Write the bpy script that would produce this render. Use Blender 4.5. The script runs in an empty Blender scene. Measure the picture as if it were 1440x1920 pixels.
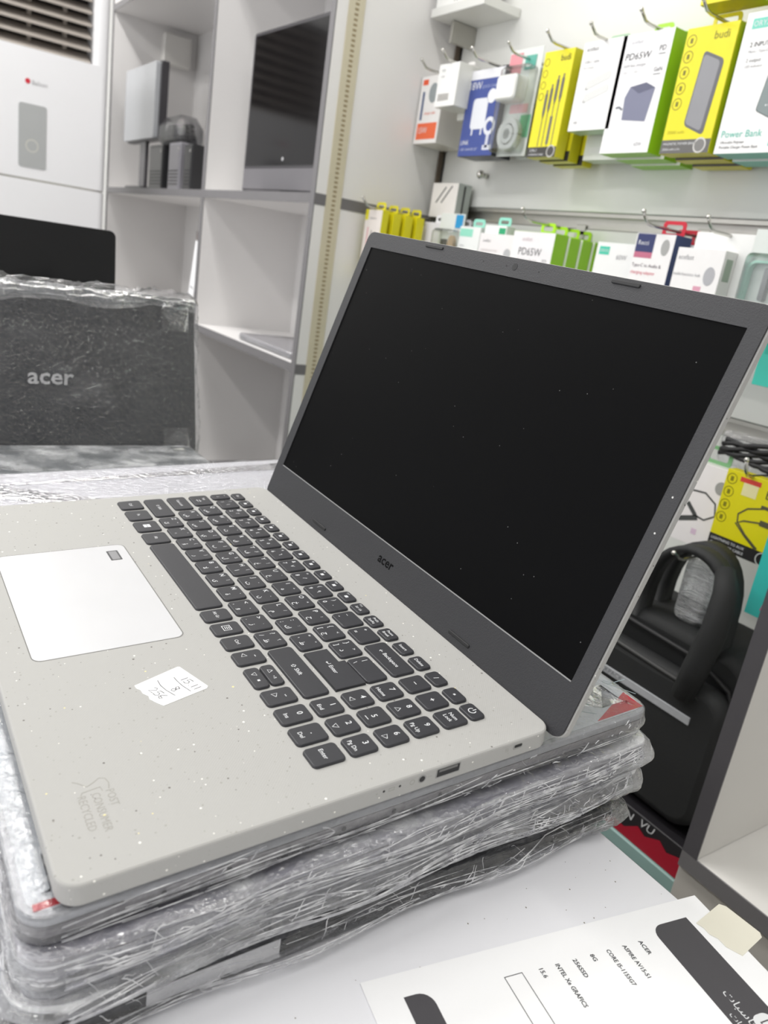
import bpy, bmesh, math, random
from mathutils import Matrix, Vector, noise
random.seed(7)
scene = bpy.context.scene
COL = scene.collection
S = 0.001                       # every length below is in millimetres
def V(x, y, z): return Vector((x*S, y*S, z*S))

# ------------------------------------------------------------------ camera
RC = Matrix(((0.5395, 0.8287, 0.1489), (0.3330, -0.0476, -0.9417), (-0.7733, 0.5577, -0.3017)))
cam = bpy.data.cameras.new('camera'); cam_o = bpy.data.objects.new('camera', cam); COL.objects.link(cam_o)
cam.sensor_fit = 'HORIZONTAL'; cam.sensor_width = 36.0; cam.lens = 36.0*1448.58/1440.0
cam.clip_start = 0.01; cam.clip_end = 50
r0, r1, r2 = [Vector(r).normalized() for r in RC]
mw = Matrix((r0, -r1, -r2)).transposed().to_4x4(); mw.translation = V(572.8, -171.7, 203.0)
cam_o.matrix_world = mw
cam.dof.use_dof = True; cam.dof.focus_distance = 0.46; cam.dof.aperture_fstop = 16.0
scene.camera = cam_o

# ------------------------------------------------------------------ world, lights, exposure
w = bpy.data.worlds.new('world'); scene.world = w; w.use_nodes = True
bg = w.node_tree.nodes['Background']; bg.inputs[0].default_value = (0.97, 0.98, 1.0, 1); bg.inputs[1].default_value = 0.98
def area(name, x, y, z, sx, sy, power, rot=(0, 0, 0), col=(1, 0.985, 0.96)):
    l = bpy.data.lights.new(name, 'AREA'); l.shape = 'RECTANGLE'; l.size = sx*S; l.size_y = sy*S; l.energy = power; l.color = col
    o = bpy.data.objects.new(name, l); COL.objects.link(o); o.location = V(x, y, z); o.rotation_euler = rot; return o
for (lx, ly, pw) in ((-2300, -900, 11), (-2300, 0, 11), (-1300, -1200, 10), (-1300, 0, 8.5), (-200, -1000, 5), (-200, 150, 4.5), (900, -1000, 5), (900, 150, 4.5)):
    area('ceiling_tube_light', lx, ly, 1690, 900, 110, pw)
scene.view_settings.view_transform = 'Standard'; scene.view_settings.look = 'None'
scene.view_settings.exposure = 0.5; scene.view_settings.gamma = 1.0; scene.view_settings.use_curve_mapping = False

# ------------------------------------------------------------------ materials
MATS = {}
def srgb(c):
    f = lambda u: u/12.92 if u <= 0.04045 else ((u+0.055)/1.055)**2.4
    return (f(c[0]/255), f(c[1]/255), f(c[2]/255), 1)
def mat(name, c, rough=0.5, metal=0.0, spec=0.5, bump=0.0, bscale=300, coat=0.0, var=0.0, emit=0.0):
    if name in MATS: return MATS[name]
    m = bpy.data.materials.new(name); m.use_nodes = True; n = m.node_tree.nodes; L = m.node_tree.links
    p = n['Principled BSDF']; col = srgb(c); p.inputs['Base Color'].default_value = col
    p.inputs['Roughness'].default_value = rough; p.inputs['Metallic'].default_value = metal
    p.inputs['Specular IOR Level'].default_value = spec; p.inputs['Coat Weight'].default_value = coat
    tc = n.new('ShaderNodeTexCoord')
    nz = n.new('ShaderNodeTexNoise'); nz.inputs['Scale'].default_value = bscale; nz.inputs['Detail'].default_value = 3
    L.new(tc.outputs['Object'], nz.inputs['Vector'])
    mix = n.new('ShaderNodeMix'); mix.data_type = 'RGBA'
    mix.inputs[6].default_value = tuple(v*(1-var) for v in col[:3])+(1,); mix.inputs[7].default_value = tuple(min(1, v*(1+var)) for v in col[:3])+(1,)
    L.new(nz.outputs['Fac'], mix.inputs[0]); L.new(mix.outputs[2], p.inputs['Base Color'])
    if bump:
        b = n.new('ShaderNodeBump'); b.inputs['Strength'].default_value = bump; b.inputs['Distance'].default_value = 0.0004
        L.new(nz.outputs['Fac'], b.inputs['Height']); L.new(b.outputs[0], p.inputs['Normal'])
    if emit:
        p.inputs['Emission Color'].default_value = col; p.inputs['Emission Strength'].default_value = emit
    MATS[name] = m; return m

def speckled():                 # recycled plastic with pale and dark flecks
    m = bpy.data.materials.new('recycled_plastic'); m.use_nodes = True; n = m.node_tree.nodes; L = m.node_tree.links
    p = n['Principled BSDF']; p.inputs['Roughness'].default_value = 0.62; p.inputs['Specular IOR Level'].default_value = 0.3
    tc = n.new('ShaderNodeTexCoord')
    def flecks(scale, thr, soft, off):
        mp = n.new('ShaderNodeMapping'); mp.inputs['Location'].default_value = (off, off*2, off*3); L.new(tc.outputs['Object'], mp.inputs[0])
        v = n.new('ShaderNodeTexVoronoi'); v.inputs['Scale'].default_value = scale; L.new(mp.outputs[0], v.inputs['Vector'])
        sp = n.new('ShaderNodeSeparateColor'); L.new(v.outputs['Color'], sp.inputs[0])
        sz = n.new('ShaderNodeMath'); sz.operation = 'MULTIPLY'; L.new(sp.outputs[0], sz.inputs[0]); sz.inputs[1].default_value = thr
        sb = n.new('ShaderNodeMath'); sb.operation = 'SUBTRACT'; L.new(sz.outputs[0], sb.inputs[0]); L.new(v.outputs['Distance'], sb.inputs[1])
        mr = n.new('ShaderNodeMapRange'); mr.inputs[1].default_value = 0; mr.inputs[2].default_value = soft; L.new(sb.outputs[0], mr.inputs[0])
        g = n.new('ShaderNodeMath'); g.operation = 'GREATER_THAN'; L.new(sp.outputs[1], g.inputs[0]); g.inputs[1].default_value = 0.62
        o = n.new('ShaderNodeMath'); o.operation = 'MULTIPLY'; L.new(mr.outputs[0], o.inputs[0]); L.new(g.outputs[0], o.inputs[1])
        return o.outputs[0]
    base = srgb((176, 175, 172))
    def layer(prev, fac, c):
        mx = n.new('ShaderNodeMix'); mx.data_type = 'RGBA'; L.new(fac, mx.inputs[0])
        if isinstance(prev, tuple): mx.inputs[6].default_value = prev
        else: L.new(prev, mx.inputs[6])
        mx.inputs[7].default_value = c; return mx.outputs[2]
    c1 = layer(base, flecks(420, 0.26, 0.05, 0.11), srgb((158, 156, 151)))
    c2 = layer(c1, flecks(240, 0.17, 0.03, 0.37), srgb((112, 108, 104)))
    c3 = layer(c2, flecks(260, 0.17, 0.03, 0.71), srgb((248, 246, 238)))
    c4 = layer(c3, flecks(110, 0.08, 0.02, 0.93), srgb((232, 220, 160)))
    L.new(c4, p.inputs['Base Color'])
    wv = n.new('ShaderNodeTexWave'); wv.inputs['Scale'].default_value = 420; wv.inputs['Distortion'].default_value = 2; wv.bands_direction = 'DIAGONAL'
    L.new(tc.outputs['Object'], wv.inputs['Vector'])
    b = n.new('ShaderNodeBump'); b.inputs['Strength'].default_value = 0.06; b.inputs['Distance'].default_value = 0.0003
    L.new(wv.outputs['Fac'], b.inputs['Height']); L.new(b.outputs[0], p.inputs['Normal'])
    return m
PLASTIC = speckled()

def stretch_film(name, veil=0.15, streak=0.6, tint=(0.93, 0.94, 0.96), sx=14, sz=420, gl=0.22):
    m = bpy.data.materials.new(name); m.use_nodes = True; n = m.node_tree.nodes; L = m.node_tree.links
    n.remove(n['Principled BSDF']); out = n['Material Output']
    tc = n.new('ShaderNodeTexCoord'); mp = n.new('ShaderNodeMapping'); mp.inputs['Scale'].default_value = (sx, sx, sz); mp.inputs['Rotation'].default_value = (0.05, 0.03, 0)
    L.new(tc.outputs['Object'], mp.inputs[0])
    nz = n.new('ShaderNodeTexNoise'); nz.inputs['Scale'].default_value = 1.0; nz.inputs['Detail'].default_value = 5; nz.inputs['Distortion'].default_value = 0.6; L.new(mp.outputs[0], nz.inputs['Vector'])
    n2 = n.new('ShaderNodeTexNoise'); n2.inputs['Scale'].default_value = 32; n2.inputs['Detail'].default_value = 3; L.new(tc.outputs['Object'], n2.inputs['Vector'])
    mr = n.new('ShaderNodeMapRange'); mr.inputs[1].default_value = 0.54; mr.inputs[2].default_value = 0.70; mr.inputs[3].default_value = 0.0; mr.inputs[4].default_value = streak; L.new(nz.outputs['Fac'], mr.inputs[0])
    mr2 = n.new('ShaderNodeMapRange'); mr2.inputs[1].default_value = 0.4; mr2.inputs[2].default_value = 0.7; mr2.inputs[3].default_value = veil*0.3; mr2.inputs[4].default_value = veil*1.9; L.new(n2.outputs['Fac'], mr2.inputs[0])
    ad = n.new('ShaderNodeMath'); ad.operation = 'ADD'; ad.use_clamp = True; L.new(mr.outputs[0], ad.inputs[0]); L.new(mr2.outputs[0], ad.inputs[1])
    nf = n.new('ShaderNodeTexNoise'); nf.inputs['Scale'].default_value = 190; nf.inputs['Detail'].default_value = 4; nf.inputs['Distortion'].default_value = 1.2; L.new(tc.outputs['Object'], nf.inputs['Vector'])
    hs = n.new('ShaderNodeMath'); hs.operation = 'MULTIPLY_ADD'; L.new(nf.outputs['Fac'], hs.inputs[0]); hs.inputs[1].default_value = 0.7; L.new(nz.outputs['Fac'], hs.inputs[2])
    bp = n.new('ShaderNodeBump'); bp.inputs['Strength'].default_value = 0.8; bp.inputs['Distance'].default_value = 0.0028; L.new(hs.outputs[0], bp.inputs['Height'])
    tr = n.new('ShaderNodeBsdfTransparent'); tr.inputs[0].default_value = tint+(1,)
    df = n.new('ShaderNodeBsdfDiffuse'); df.inputs[0].default_value = (0.86, 0.87, 0.89, 1); L.new(bp.outputs[0], df.inputs['Normal'])
    m1 = n.new('ShaderNodeMixShader'); L.new(ad.outputs[0], m1.inputs[0]); L.new(tr.outputs[0], m1.inputs[1]); L.new(df.outputs[0], m1.inputs[2])
    gs = n.new('ShaderNodeBsdfGlossy'); gs.inputs[0].default_value = (1, 1, 1, 1); gs.inputs['Roughness'].default_value = 0.07; L.new(bp.outputs[0], gs.inputs['Normal'])
    lw = n.new('ShaderNodeLayerWeight'); lw.inputs[0].default_value = 0.35; L.new(bp.outputs[0], lw.inputs['Normal'])
    fr = n.new('ShaderNodeMath'); fr.operation = 'MULTIPLY_ADD'; fr.use_clamp = True; L.new(lw.outputs['Fresnel'], fr.inputs[0]); fr.inputs[1].default_value = 0.7; fr.inputs[2].default_value = gl*0.7
    m2 = n.new('ShaderNodeMixShader'); L.new(fr.outputs[0], m2.inputs[0]); L.new(m1.outputs[0], m2.inputs[1]); L.new(gs.outputs[0], m2.inputs[2])
    L.new(m2.outputs[0], out.inputs[0]); return m
FILM = stretch_film('stretch_film')
FILM_THIN = stretch_film('stretch_film_thin', 0.008, 0.06, (0.96, 0.96, 0.97), 10, 200, 0.10)
FILM_FLAT = stretch_film('stretch_film_flat', 0.3, 0.3, (0.93, 0.94, 0.95), 26, 26, 0.10)
def clear_plastic():
    m = bpy.data.materials.new('clear_blister'); m.use_nodes = True; n = m.node_tree.nodes; L = m.node_tree.links
    n.remove(n['Principled BSDF']); tr = n.new('ShaderNodeBsdfTransparent'); tr.inputs[0].default_value = (0.95, 0.97, 0.96, 1)
    gs = n.new('ShaderNodeBsdfGlossy'); gs.inputs['Roughness'].default_value = 0.08
    nz = n.new('ShaderNodeTexNoise'); nz.inputs['Scale'].default_value = 60; b = n.new('ShaderNodeBump'); b.inputs['Strength'].default_value = 0.3; L.new(nz.outputs['Fac'], b.inputs['Height']); L.new(b.outputs[0], gs.inputs['Normal'])
    lw = n.new('ShaderNodeLayerWeight'); lw.inputs[0].default_value = 0.3
    a = n.new('ShaderNodeMath'); a.operation = 'ADD'; a.use_clamp = True; L.new(lw.outputs['Fresnel'], a.inputs[0]); a.inputs[1].default_value = 0.12
    mx = n.new('ShaderNodeMixShader'); L.new(a.outputs[0], mx.inputs[0]); L.new(tr.outputs[0], mx.inputs[1]); L.new(gs.outputs[0], mx.inputs[2]); L.new(mx.outputs[0], n['Material Output'].inputs[0]); return m
CLEAR = clear_plastic()
def dusty_screen():
    m = bpy.data.materials.new('dusty_black_panel'); m.use_nodes = True; n = m.node_tree.nodes; L = m.node_tree.links
    p = n['Principled BSDF']; p.inputs['Roughness'].default_value = 0.42; p.inputs['Specular IOR Level'].default_value = 0.05
    tc = n.new('ShaderNodeTexCoord'); v = n.new('ShaderNodeTexVoronoi'); v.inputs['Scale'].default_value = 150; L.new(tc.outputs['Object'], v.inputs['Vector'])
    sp = n.new('ShaderNodeSeparateColor'); L.new(v.outputs['Color'], sp.inputs[0])
    g = n.new('ShaderNodeMath'); g.operation = 'GREATER_THAN'; g.inputs[1].default_value = 0.72; L.new(sp.outputs[0], g.inputs[0])
    l = n.new('ShaderNodeMath'); l.operation = 'LESS_THAN'; l.inputs[1].default_value = 0.05; L.new(v.outputs['Distance'], l.inputs[0])
    k = n.new('ShaderNodeMath'); k.operation = 'MULTIPLY'; L.new(g.outputs[0], k.inputs[0]); L.new(l.outputs[0], k.inputs[1])
    mx = n.new('ShaderNodeMix'); mx.data_type = 'RGBA'; mx.inputs[6].default_value = (0.0025, 0.0025, 0.0028, 1); mx.inputs[7].default_value = (0.16, 0.16, 0.16, 1); L.new(k.outputs[0], mx.inputs[0]); L.new(mx.outputs[2], p.inputs['Base Color'])
    return m
SCREEN = dusty_screen()

WHITE = mat('white_laminate', (232, 230, 229), 0.38, bscale=6, var=0.015)
GREYEDGE = mat('grey_edge_band', (112, 110, 112), 0.5, bscale=60, var=0.05)
SLAT = mat('white_slat_board', (226, 226, 222), 0.3, bscale=5, var=0.02)
STEEL = mat('chrome', (205, 203, 198), 0.22, 1.0, bscale=80, var=0.05)
ALU = mat('aluminium', (190, 188, 182), 0.4, 0.9, bscale=80, var=0.05)
COUNTER = mat('counter_laminate', (236, 236, 240), 0.45, bscale=12, var=0.02)
PAPER = mat('white_paper', (247, 247, 248), 0.7, bscale=20, var=0.01)
BLACKP = mat('black_plastic', (52, 52, 55), 0.5, bump=0.25, bscale=900, var=0.1)
BEZEL = mat('bezel_plastic', (46, 46, 49), 0.55, bump=0.5, bscale=1500, var=0.18)
KEYM = mat('key_plastic', (54, 54, 58), 0.42, bscale=500, var=0.06)
DARK = mat('dark_rubber', (26, 26, 28), 0.6, bscale=300, var=0.1)
INK = mat('white_ink', (225, 226, 228), 0.6, bscale=200, var=0.01)
BLKINK = mat('black_ink', (38, 38, 42), 0.6, bscale=200, var=0.05)
GREYINK = mat('grey_ink', (150, 150, 152), 0.6, bscale=200, var=0.03)

# ------------------------------------------------------------------ mesh helpers
def link(o, parent=None):
    COL.objects.link(o)
    if parent: o.parent = parent
    return o
def tag(o, label=None, cat=None, group=None, kind=None):
    if label: o['label'] = label
    if cat: o['category'] = cat
    if group: o['group'] = group
    if kind: o['kind'] = kind
    return o
def thing(name, label, cat, loc=(0, 0, 0), rot=(0, 0, 0), group=None):
    o = bpy.data.objects.new(name, None); o.empty_display_size = 0.02; COL.objects.link(o)
    o.location = V(*loc); o.rotation_euler = rot; return tag(o, label, cat, group)
class MB:
    """collects shapes (millimetres) into one mesh"""
    def __init__(s): s.v = []; s.f = []; s.sm = []
    def add(s, vs, fs, smooth=False):
        b = len(s.v); s.v += [tuple(p) for p in vs]; s.f += [tuple(i+b for i in f) for f in fs]; s.sm += [smooth]*len(fs); return s
    def slab(s, x0, x1, y0, y1, r, prof, seg=4, cap0=True, cap1=True, smooth=False):
        """rounded rectangle swept through prof = [(inset, z), ...] from bottom to top"""
        rings = []
        for ins, z in prof:
            a0, a1, b0, b1 = x0+ins, x1-ins, y0+ins, y1-ins; rr = max(0.02, min(r-ins if r > ins else 0.05, (a1-a0)/2-0.001, (b1-b0)/2-0.001))
            ring = []
            for cx, cy, t0 in ((a1-rr, b1-rr, 0), (a0+rr, b1-rr, 90), (a0+rr, b0+rr, 180), (a1-rr, b0+rr, 270)):
                for k in range(seg+1):
                    t = math.radians(t0+90*k/seg); ring.append((cx+rr*math.cos(t), cy+rr*math.sin(t), z))
            rings.append(ring)
        n = len(rings[0]); vs = [p for r_ in rings for p in r_]; fs = []
        for i in range(len(rings)-1):
            for k in range(n): fs.append((i*n+k, i*n+(k+1) % n, (i+1)*n+(k+1) % n, (i+1)*n+k))
        s.add(vs, fs, smooth)
        b = len(s.v)-len(vs)
        if cap0: s.f.append(tuple(b+k for k in reversed(range(n)))); s.sm.append(False)
        if cap1: s.f.append(tuple(b+(len(rings)-1)*n+k for k in range(n))); s.sm.append(False)
        return s
    def box(s, x0, x1, y0, y1, z0, z1, bev=0.0):
        if bev: return s.slab(x0, x1, y0, y1, bev, [(bev, z0), (0, z0+bev), (0, z1-bev), (bev, z1)], 2)
        vs = [(x, y, z) for z in (z0, z1) for y in (y0, y1) for x in (x0, x1)]
        return s.add(vs, [(0, 2, 3, 1), (4, 5, 7, 6), (0, 1, 5, 4), (2, 6, 7, 3), (0, 4, 6, 2), (1, 3, 7, 5)])
    def prism(s, pts, z0, z1):
        n = len(pts); vs = [(p[0], p[1], z0) for p in pts]+[(p[0], p[1], z1) for p in pts]
        fs = [tuple(reversed(range(n))), tuple(range(n, 2*n))]+[(k, (k+1) % n, n+(k+1) % n, n+k) for k in range(n)]
        return s.add(vs, fs)
    def ring(s, x0, x1, y0, y1, r, a0, a1, b0, b1, rb, z0, z1, seg=5):
        def outl(x0, x1, y0, y1, r, z):
            o = []
            for cx, cy, t0 in ((x1-r, y1-r, 0), (x0+r, y1-r, 90), (x0+r, y0+r, 180), (x1-r, y0+r, 270)):
                for k in range(seg+1):
                    t = math.radians(t0+90*k/seg); o.append((cx+r*math.cos(t), cy+r*math.sin(t), z))
            return o
        A, B, C, D = outl(x0, x1, y0, y1, r, z0), outl(x0, x1, y0, y1, r, z1), outl(a0, a1, b0, b1, rb, z1), outl(a0, a1, b0, b1, rb, z0)
        n = len(A); vs = A+B+C+D; fs = []
        for i in range(4):
            j = (i+1) % 4
            for k in range(n): fs.append((i*n+k, i*n+(k+1) % n, j*n+(k+1) % n, j*n+k))
        return s.add(vs, fs)
    def tube(s, pts, r, seg=8, closed=False):
        P = [Vector(p) for p in pts]; rings = []; up = Vector((0.31, 0.17, 0.93))
        R = r if isinstance(r, (list, tuple)) else [r]*len(P)
        for i, p in enumerate(P):
            t = (P[min(i+1, len(P)-1)]-P[max(i-1, 0)]).normalized()
            a = t.cross(up)
            if a.length < 0.1: a = t.cross(Vector((1, 0, 0)))
            a.normalize(); b = t.cross(a)
            rings.append([p+(a*math.cos(2*math.pi*k/seg)+b*math.sin(2*math.pi*k/seg))*R[i] for k in range(seg)])
        vs = [q for g in rings for q in g]; fs = []
        for i in range(len(rings)-1):
            for k in range(seg): fs.append((i*seg+k, i*seg+(k+1) % seg, (i+1)*seg+(k+1) % seg, (i+1)*seg+k))
        fs.append(tuple(reversed(range(seg)))); fs.append(tuple(range((len(rings)-1)*seg, len(rings)*seg)))
        return s.add(vs, fs, True)
    def ball(s, c, r, nu=10, nv=6):
        vs = [(c[0]+r*math.sin(math.pi*i/nv)*math.cos(2*math.pi*j/nu), c[1]+r*math.sin(math.pi*i/nv)*math.sin(2*math.pi*j/nu), c[2]+r*math.cos(math.pi*i/nv)) for i in range(nv+1) for j in range(nu)]
        return s.add(vs, [(i*nu+j, (i+1)*nu+j, (i+1)*nu+(j+1) % nu, i*nu+(j+1) % nu) for i in range(nv) for j in range(nu)], True)
    def ribbon(s, pts, wd, z0, z1):
        P = [Vector((p[0], p[1])) for p in pts]; L_, R_ = [], []
        for i, p in enumerate(P):
            t = P[min(i+1, len(P)-1)]-P[max(i-1, 0)]
            t = t.normalized() if t.length else Vector((1, 0)); nn = Vector((-t.y, t.x))*wd/2
            L_.append(p+nn); R_.append(p-nn)
        for i in range(len(P)-1):
            q = [L_[i], R_[i], R_[i+1], L_[i+1]]; s.prism([(a.x, a.y) for a in q], z0, z1)
        return s
    def disc(s, cx, cy, r, z0, z1, seg=20, ry=None):
        ry = ry or r
        return s.prism([(cx+r*math.cos(2*math.pi*k/seg), cy+ry*math.sin(2*math.pi*k/seg)) for k in range(seg)], z0, z1)
    def circle(s, cx, cy, r, wd, z0, z1, seg=20, ry=None):
        ry = ry or r
        return s.ribbon([(cx+r*math.cos(2*math.pi*k/seg), cy+ry*math.sin(2*math.pi*k/seg)) for k in range(seg+1)], wd, z0, z1)
    def outline(s, x0, x1, y0, y1, wd, z0, z1):
        s.box(x0, x1, y0, y0+wd, z0, z1); s.box(x0, x1, y1-wd, y1, z0, z1); s.box(x0, x0+wd, y0+wd, y1-wd, z0, z1); s.box(x1-wd, x1, y0+wd, y1-wd, z0, z1); return s
    def text(s, t, size, cx, cy, z, align='C', sx=1.0, shear=0.0, bold=0.0):
        vs, fs, w_ = glyphs(t, bold); k = size
        off = {'C': -w_/2, 'L': 0, 'R': -w_}[align]
        return s.add([(cx+(x+off+y*shear)*k*sx, cy+(y-0.35)*k, z) for x, y in vs], fs)
    def map(s, f): s.v = [f(p) for p in s.v]; return s
    def front(s): return s.map(lambda p: (p[0], -p[2], p[1]))      # drawing plane -> upright face looking to -y
    def mesh(s, name):
        me = bpy.data.meshes.new(name); me.from_pydata([(p[0]*S, p[1]*S, p[2]*S) for p in s.v], [], s.f)
        me.polygons.foreach_set('use_smooth', s.sm); me.validate(); return me
    def build(s, name, m, parent=None, loc=None, rot=None, smooth_angle=None):
        me = s.mesh(name); me.materials.append(m); o = bpy.data.objects.new(name, me); link(o, parent)
        if loc: o.location = V(*loc)
        if rot: o.rotation_euler = rot
        return o
GL = {}
def glyphs(t, bold=0.0):
    if (t, bold) in GL: return GL[(t, bold)]
    c = bpy.data.curves.new('lettering', 'FONT'); c.body = t; c.size = 1.0; c.resolution_u = 2; c.offset = bold
    o = bpy.data.objects.new('lettering', c); me = bpy.data.meshes.new_from_object(o)
    vs = [(v.co.x, v.co.y) for v in me.vertices]; fs = [tuple(p.vertices) for p in me.polygons]
    if vs:
        mn = min(v[0] for v in vs); mxx = max(v[0] for v in vs); vs = [(x-mn, y) for x, y in vs]; wd = mxx-mn
    else: wd = 0
    bpy.data.objects.remove(o); bpy.data.curves.remove(c); bpy.data.meshes.remove(me)
    GL[(t, bold)] = (vs, fs, wd); return GL[(t, bold)]
def copy_tree(o, parent=None):
    c = o.copy(); COL.objects.link(c)
    if parent: c.parent = parent
    for ch in list(o.children): copy_tree(ch, c)
    return c

# ------------------------------------------------------------------ room shell
FLOOR_Z = -1000
tag(MB().box(-3200, 2000, -2600, 900, FLOOR_Z-20, FLOOR_Z).build('floor', mat('grey_floor_tile', (150, 146, 142), 0.4, bscale=4, var=0.08)), 'grey shop floor below the counter', None, None, 'structure')
tag(MB().box(-3200, 2000, -2600, 900, 1700, 1720).build('ceiling', mat('ceiling_paint', (230, 230, 228), 0.8, bscale=4, var=0.02)), 'white ceiling above the counter', None, None, 'structure')
tag(MB().box(-3220, -3200, -2600, 900, FLOOR_Z, 1700).build('wall_left', mat('wall_paint', (224, 224, 222), 0.8, bscale=4, var=0.02)), 'white wall at the far left', None, None, 'structure')
tag(MB().box(2000, 2020, -2600, 900, FLOOR_Z, 1700).build('light_block_wall', mat('light_block_grey', (176, 176, 174), 0.8, bscale=4, var=0.02)), 'added unseen grey wall at the right, blocking side light', None, None, 'structure')  # wall added out of view to cut the light from the right
wb = tag(MB().box(-3200, 2000, 900, 920, FLOOR_Z, 1700).build('wall_back', mat('wall_paint', (224, 224, 222), 0.8)), 'white display wall with metal hook rails', None, None, 'structure')
for z0, z1 in ((-1000, -92), (-64, 40), (68, 312), (340, 562), (590, 1690)):
    MB().box(-872, 1400, 884, 899.5, z0, z1, 1.5).build('wall_panel', SLAT, wb)
for z in (-78, 54, 326, 576):
    m = MB(); m.box(-872, 1400, 886, 899.5, z-13, z-7); m.box(-872, 1400, 886, 899.5, z+7, z+13); m.box(-872, 1400, 896, 899.8, z-7, z+7)
    m.build('hook_rail', ALU, wb)

# ------------------------------------------------------------------ left shelf unit
sh = thing('shelf_unit', 'white cubby shelf unit with grey edge banding beside the display wall', 'shelf', (-1660, 590, FLOOR_Z))
def sh_box(name, x0, x1, y0, y1, z0, z1, m, bev=0.6):
    return MB().box(x0+1660, x1+1660, y0-590, y1-590, z0-FLOOR_Z, z1-FLOOR_Z, bev).build(name, m, sh)
for x in (-2445, -1502, -898):
    p = sh_box('side_panel', x, x+18, 592, 882, FLOOR_Z, 1500, WHITE)
    MB().box(x-0.3+1660, x+18.3+1660, 0, 2, 0, 2500).build('edge_band', GREYEDGE, p)
for x0, x1 in ((-2427, -1502), (-1484, -898)):
    for z in (-450, -40, 297, 858, 1300):
        p = sh_box('shelf_board', x0, x1, 592, 878, z, z+18, WHITE)
        MB().box(x0+1660, x1+1660, 0, 2, z-FLOOR_Z-0.3, z+18.3-FLOOR_Z).build('edge_band', GREYEDGE, p)
    sh_box('back_panel', x0, x1, 876, 882, FLOOR_Z, 1500, WHITE, 0)
    sh_box('plinth', x0, x1, 594, 612, FLOOR_Z, -450, GREYEDGE)
for z in (297, -40):
    sh_box('side_band', -880, -879, 592, 882, z-2, z+19, GREYEDGE, 0)
sl = MB(); sl.box(-880+1660, -877.5+1660, 26, 60, 0, 2450)
strip = sl.build('slotted_strip', mat('cream_strip', (204, 196, 172), 0.45, bscale=50, var=0.04), sh)
sm = MB()
for k in range(210): sm.box(-877.6+1660, -877.2+1660, 39, 47, 600+k*8.6, 604+k*8.6)
sm.build('slot_row', mat('slot_shadow_brown', (150, 134, 104), 0.7), strip)
for x, z in ((-1330, 262), (-1190, 262), (-1390, 262)):
    MB().tube([(x+1660, 285, z-FLOOR_Z), (x+1660, 279, z-FLOOR_Z)], 4).build('shelf_pin', STEEL, sh)
MB().box(-879.5+1660, -874+1660, 281, 290, 1000, 2300).build('corner_joint', mat('brown_gap', (92, 80, 68), 0.7), sh)

# ------------------------------------------------------------------ right cabinet
rc = thing('base_cabinet', 'white open cabinet with dark grey edges at the right, behind the counter', 'cabinet', (205, 580, FLOOR_Z))
def rc_box(name, x0, x1, y0, y1, z0, z1, m, par=rc):
    return MB().box(x0-205, x1-205, y0-580, y1-580, z0-FLOOR_Z, z1-FLOOR_Z, 0.5).build(name, m, par)
CABW = mat('cabinet_white', (228, 226, 222), 0.45, bscale=5, var=0.02); CABE = mat('dark_edge_band', (84, 82, 86), 0.5, bscale=60, var=0.05)
p = rc_box('side_panel', 205, 223, 582, 880, -372, 900, CABW); MB().box(-0.3, 18.3, 0, 2, 628, 1900).build('edge_band', CABE, p)
p = rc_box('shelf_board', 205, 1100, 582, 880, -392, -372.5, CABW); MB().box(-0.3, 895, 0, 2, 607.5, 628).build('edge_band', mat('mid_edge_band', (120, 118, 120), 0.5, bscale=60, var=0.05), p)
rc_box('back_panel', 223, 1100, 874, 880, -372, 900, CABW)
rc_box('front_panel', 205, 1100, 584, 600, FLOOR_Z, -392.5, mat('cabinet_front', (196, 192, 186), 0.5, bscale=5, var=0.02))
rc_box('side_panel', 205, 223, 600.5, 880, FLOOR_Z, -392.5, CABW)
lowb = thing('low_shelf', 'pale teal low shelf under the black bag', 'shelf', (-300, 600, FLOOR_Z))
MB().box(-560, 504, 0, 270, 550, 568, 1).build('shelf_board', mat('pale_teal', (150, 182, 178), 0.45, bscale=8, var=0.05), lowb)
for x in (-555, 480): MB().box(x, x+20, 5, 265, 0, 549.5, 1).build('leg_panel', WHITE, lowb)

# ------------------------------------------------------------------ counter
ct = thing('shop_counter', 'long white counter carrying the stacked laptops', 'counter', (0, -200, FLOOR_Z))
MB().box(-1250, 1300, -500, 388, 882, 900, 1.2).build('counter_top', COUNTER, ct)
MB().box(-1240, 1290, 340, 358, 0, 881.5, 1).build('back_panel', mat('counter_side', (214, 212, 210), 0.5, bscale=6, var=0.02), ct)
for x in (-1240, 1272): MB().box(x, x+18, -480, 339, 0, 881.5, 1).build('side_panel', WHITE, ct)
TOP = -100


# ------------------------------------------------------------------ the open laptop
WL = Matrix(((0.9991, 0.0017, 0.0418), (0.0, 0.9992, -0.0400), (-0.0419, 0.0400, 0.9983)))
LAPB = Vector((166.0, -1.0, -13.0))
lap = thing('laptop', 'open light grey recycled-plastic laptop with black keys and dark screen', 'laptop')
mwl = WL.to_4x4(); mwl.translation = (WL @ LAPB)*S; lap.rotation_euler = WL.to_euler(); lap.location = mwl.translation
def lb(mb, name, m, parent=lap): return mb.map(lambda p: (p[0]-LAPB.x, p[1]-LAPB.y, p[2]-LAPB.z)).build(name, m, parent)
DZ = -1.5
base = MB().slab(-16, 347.5, -122, 120.3, 9, [(4, -12.4), (1.0, -12.0), (0.2, -11.2), (0, -10.4), (0, -2.6), (0.3, -1.9), (1.0, DZ)], 8)
base = lb(base, 'base', PLASTIC)
for fx, fy in ((10, -105), (322, -105), (10, 100), (322, 100)): lb(MB().slab(fx-16, fx+16, fy-4, fy+4, 3.5, [(0.6, -12.95), (0, -12.7), (0, -12.2)], 4), 'foot', DARK, lap)
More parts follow.
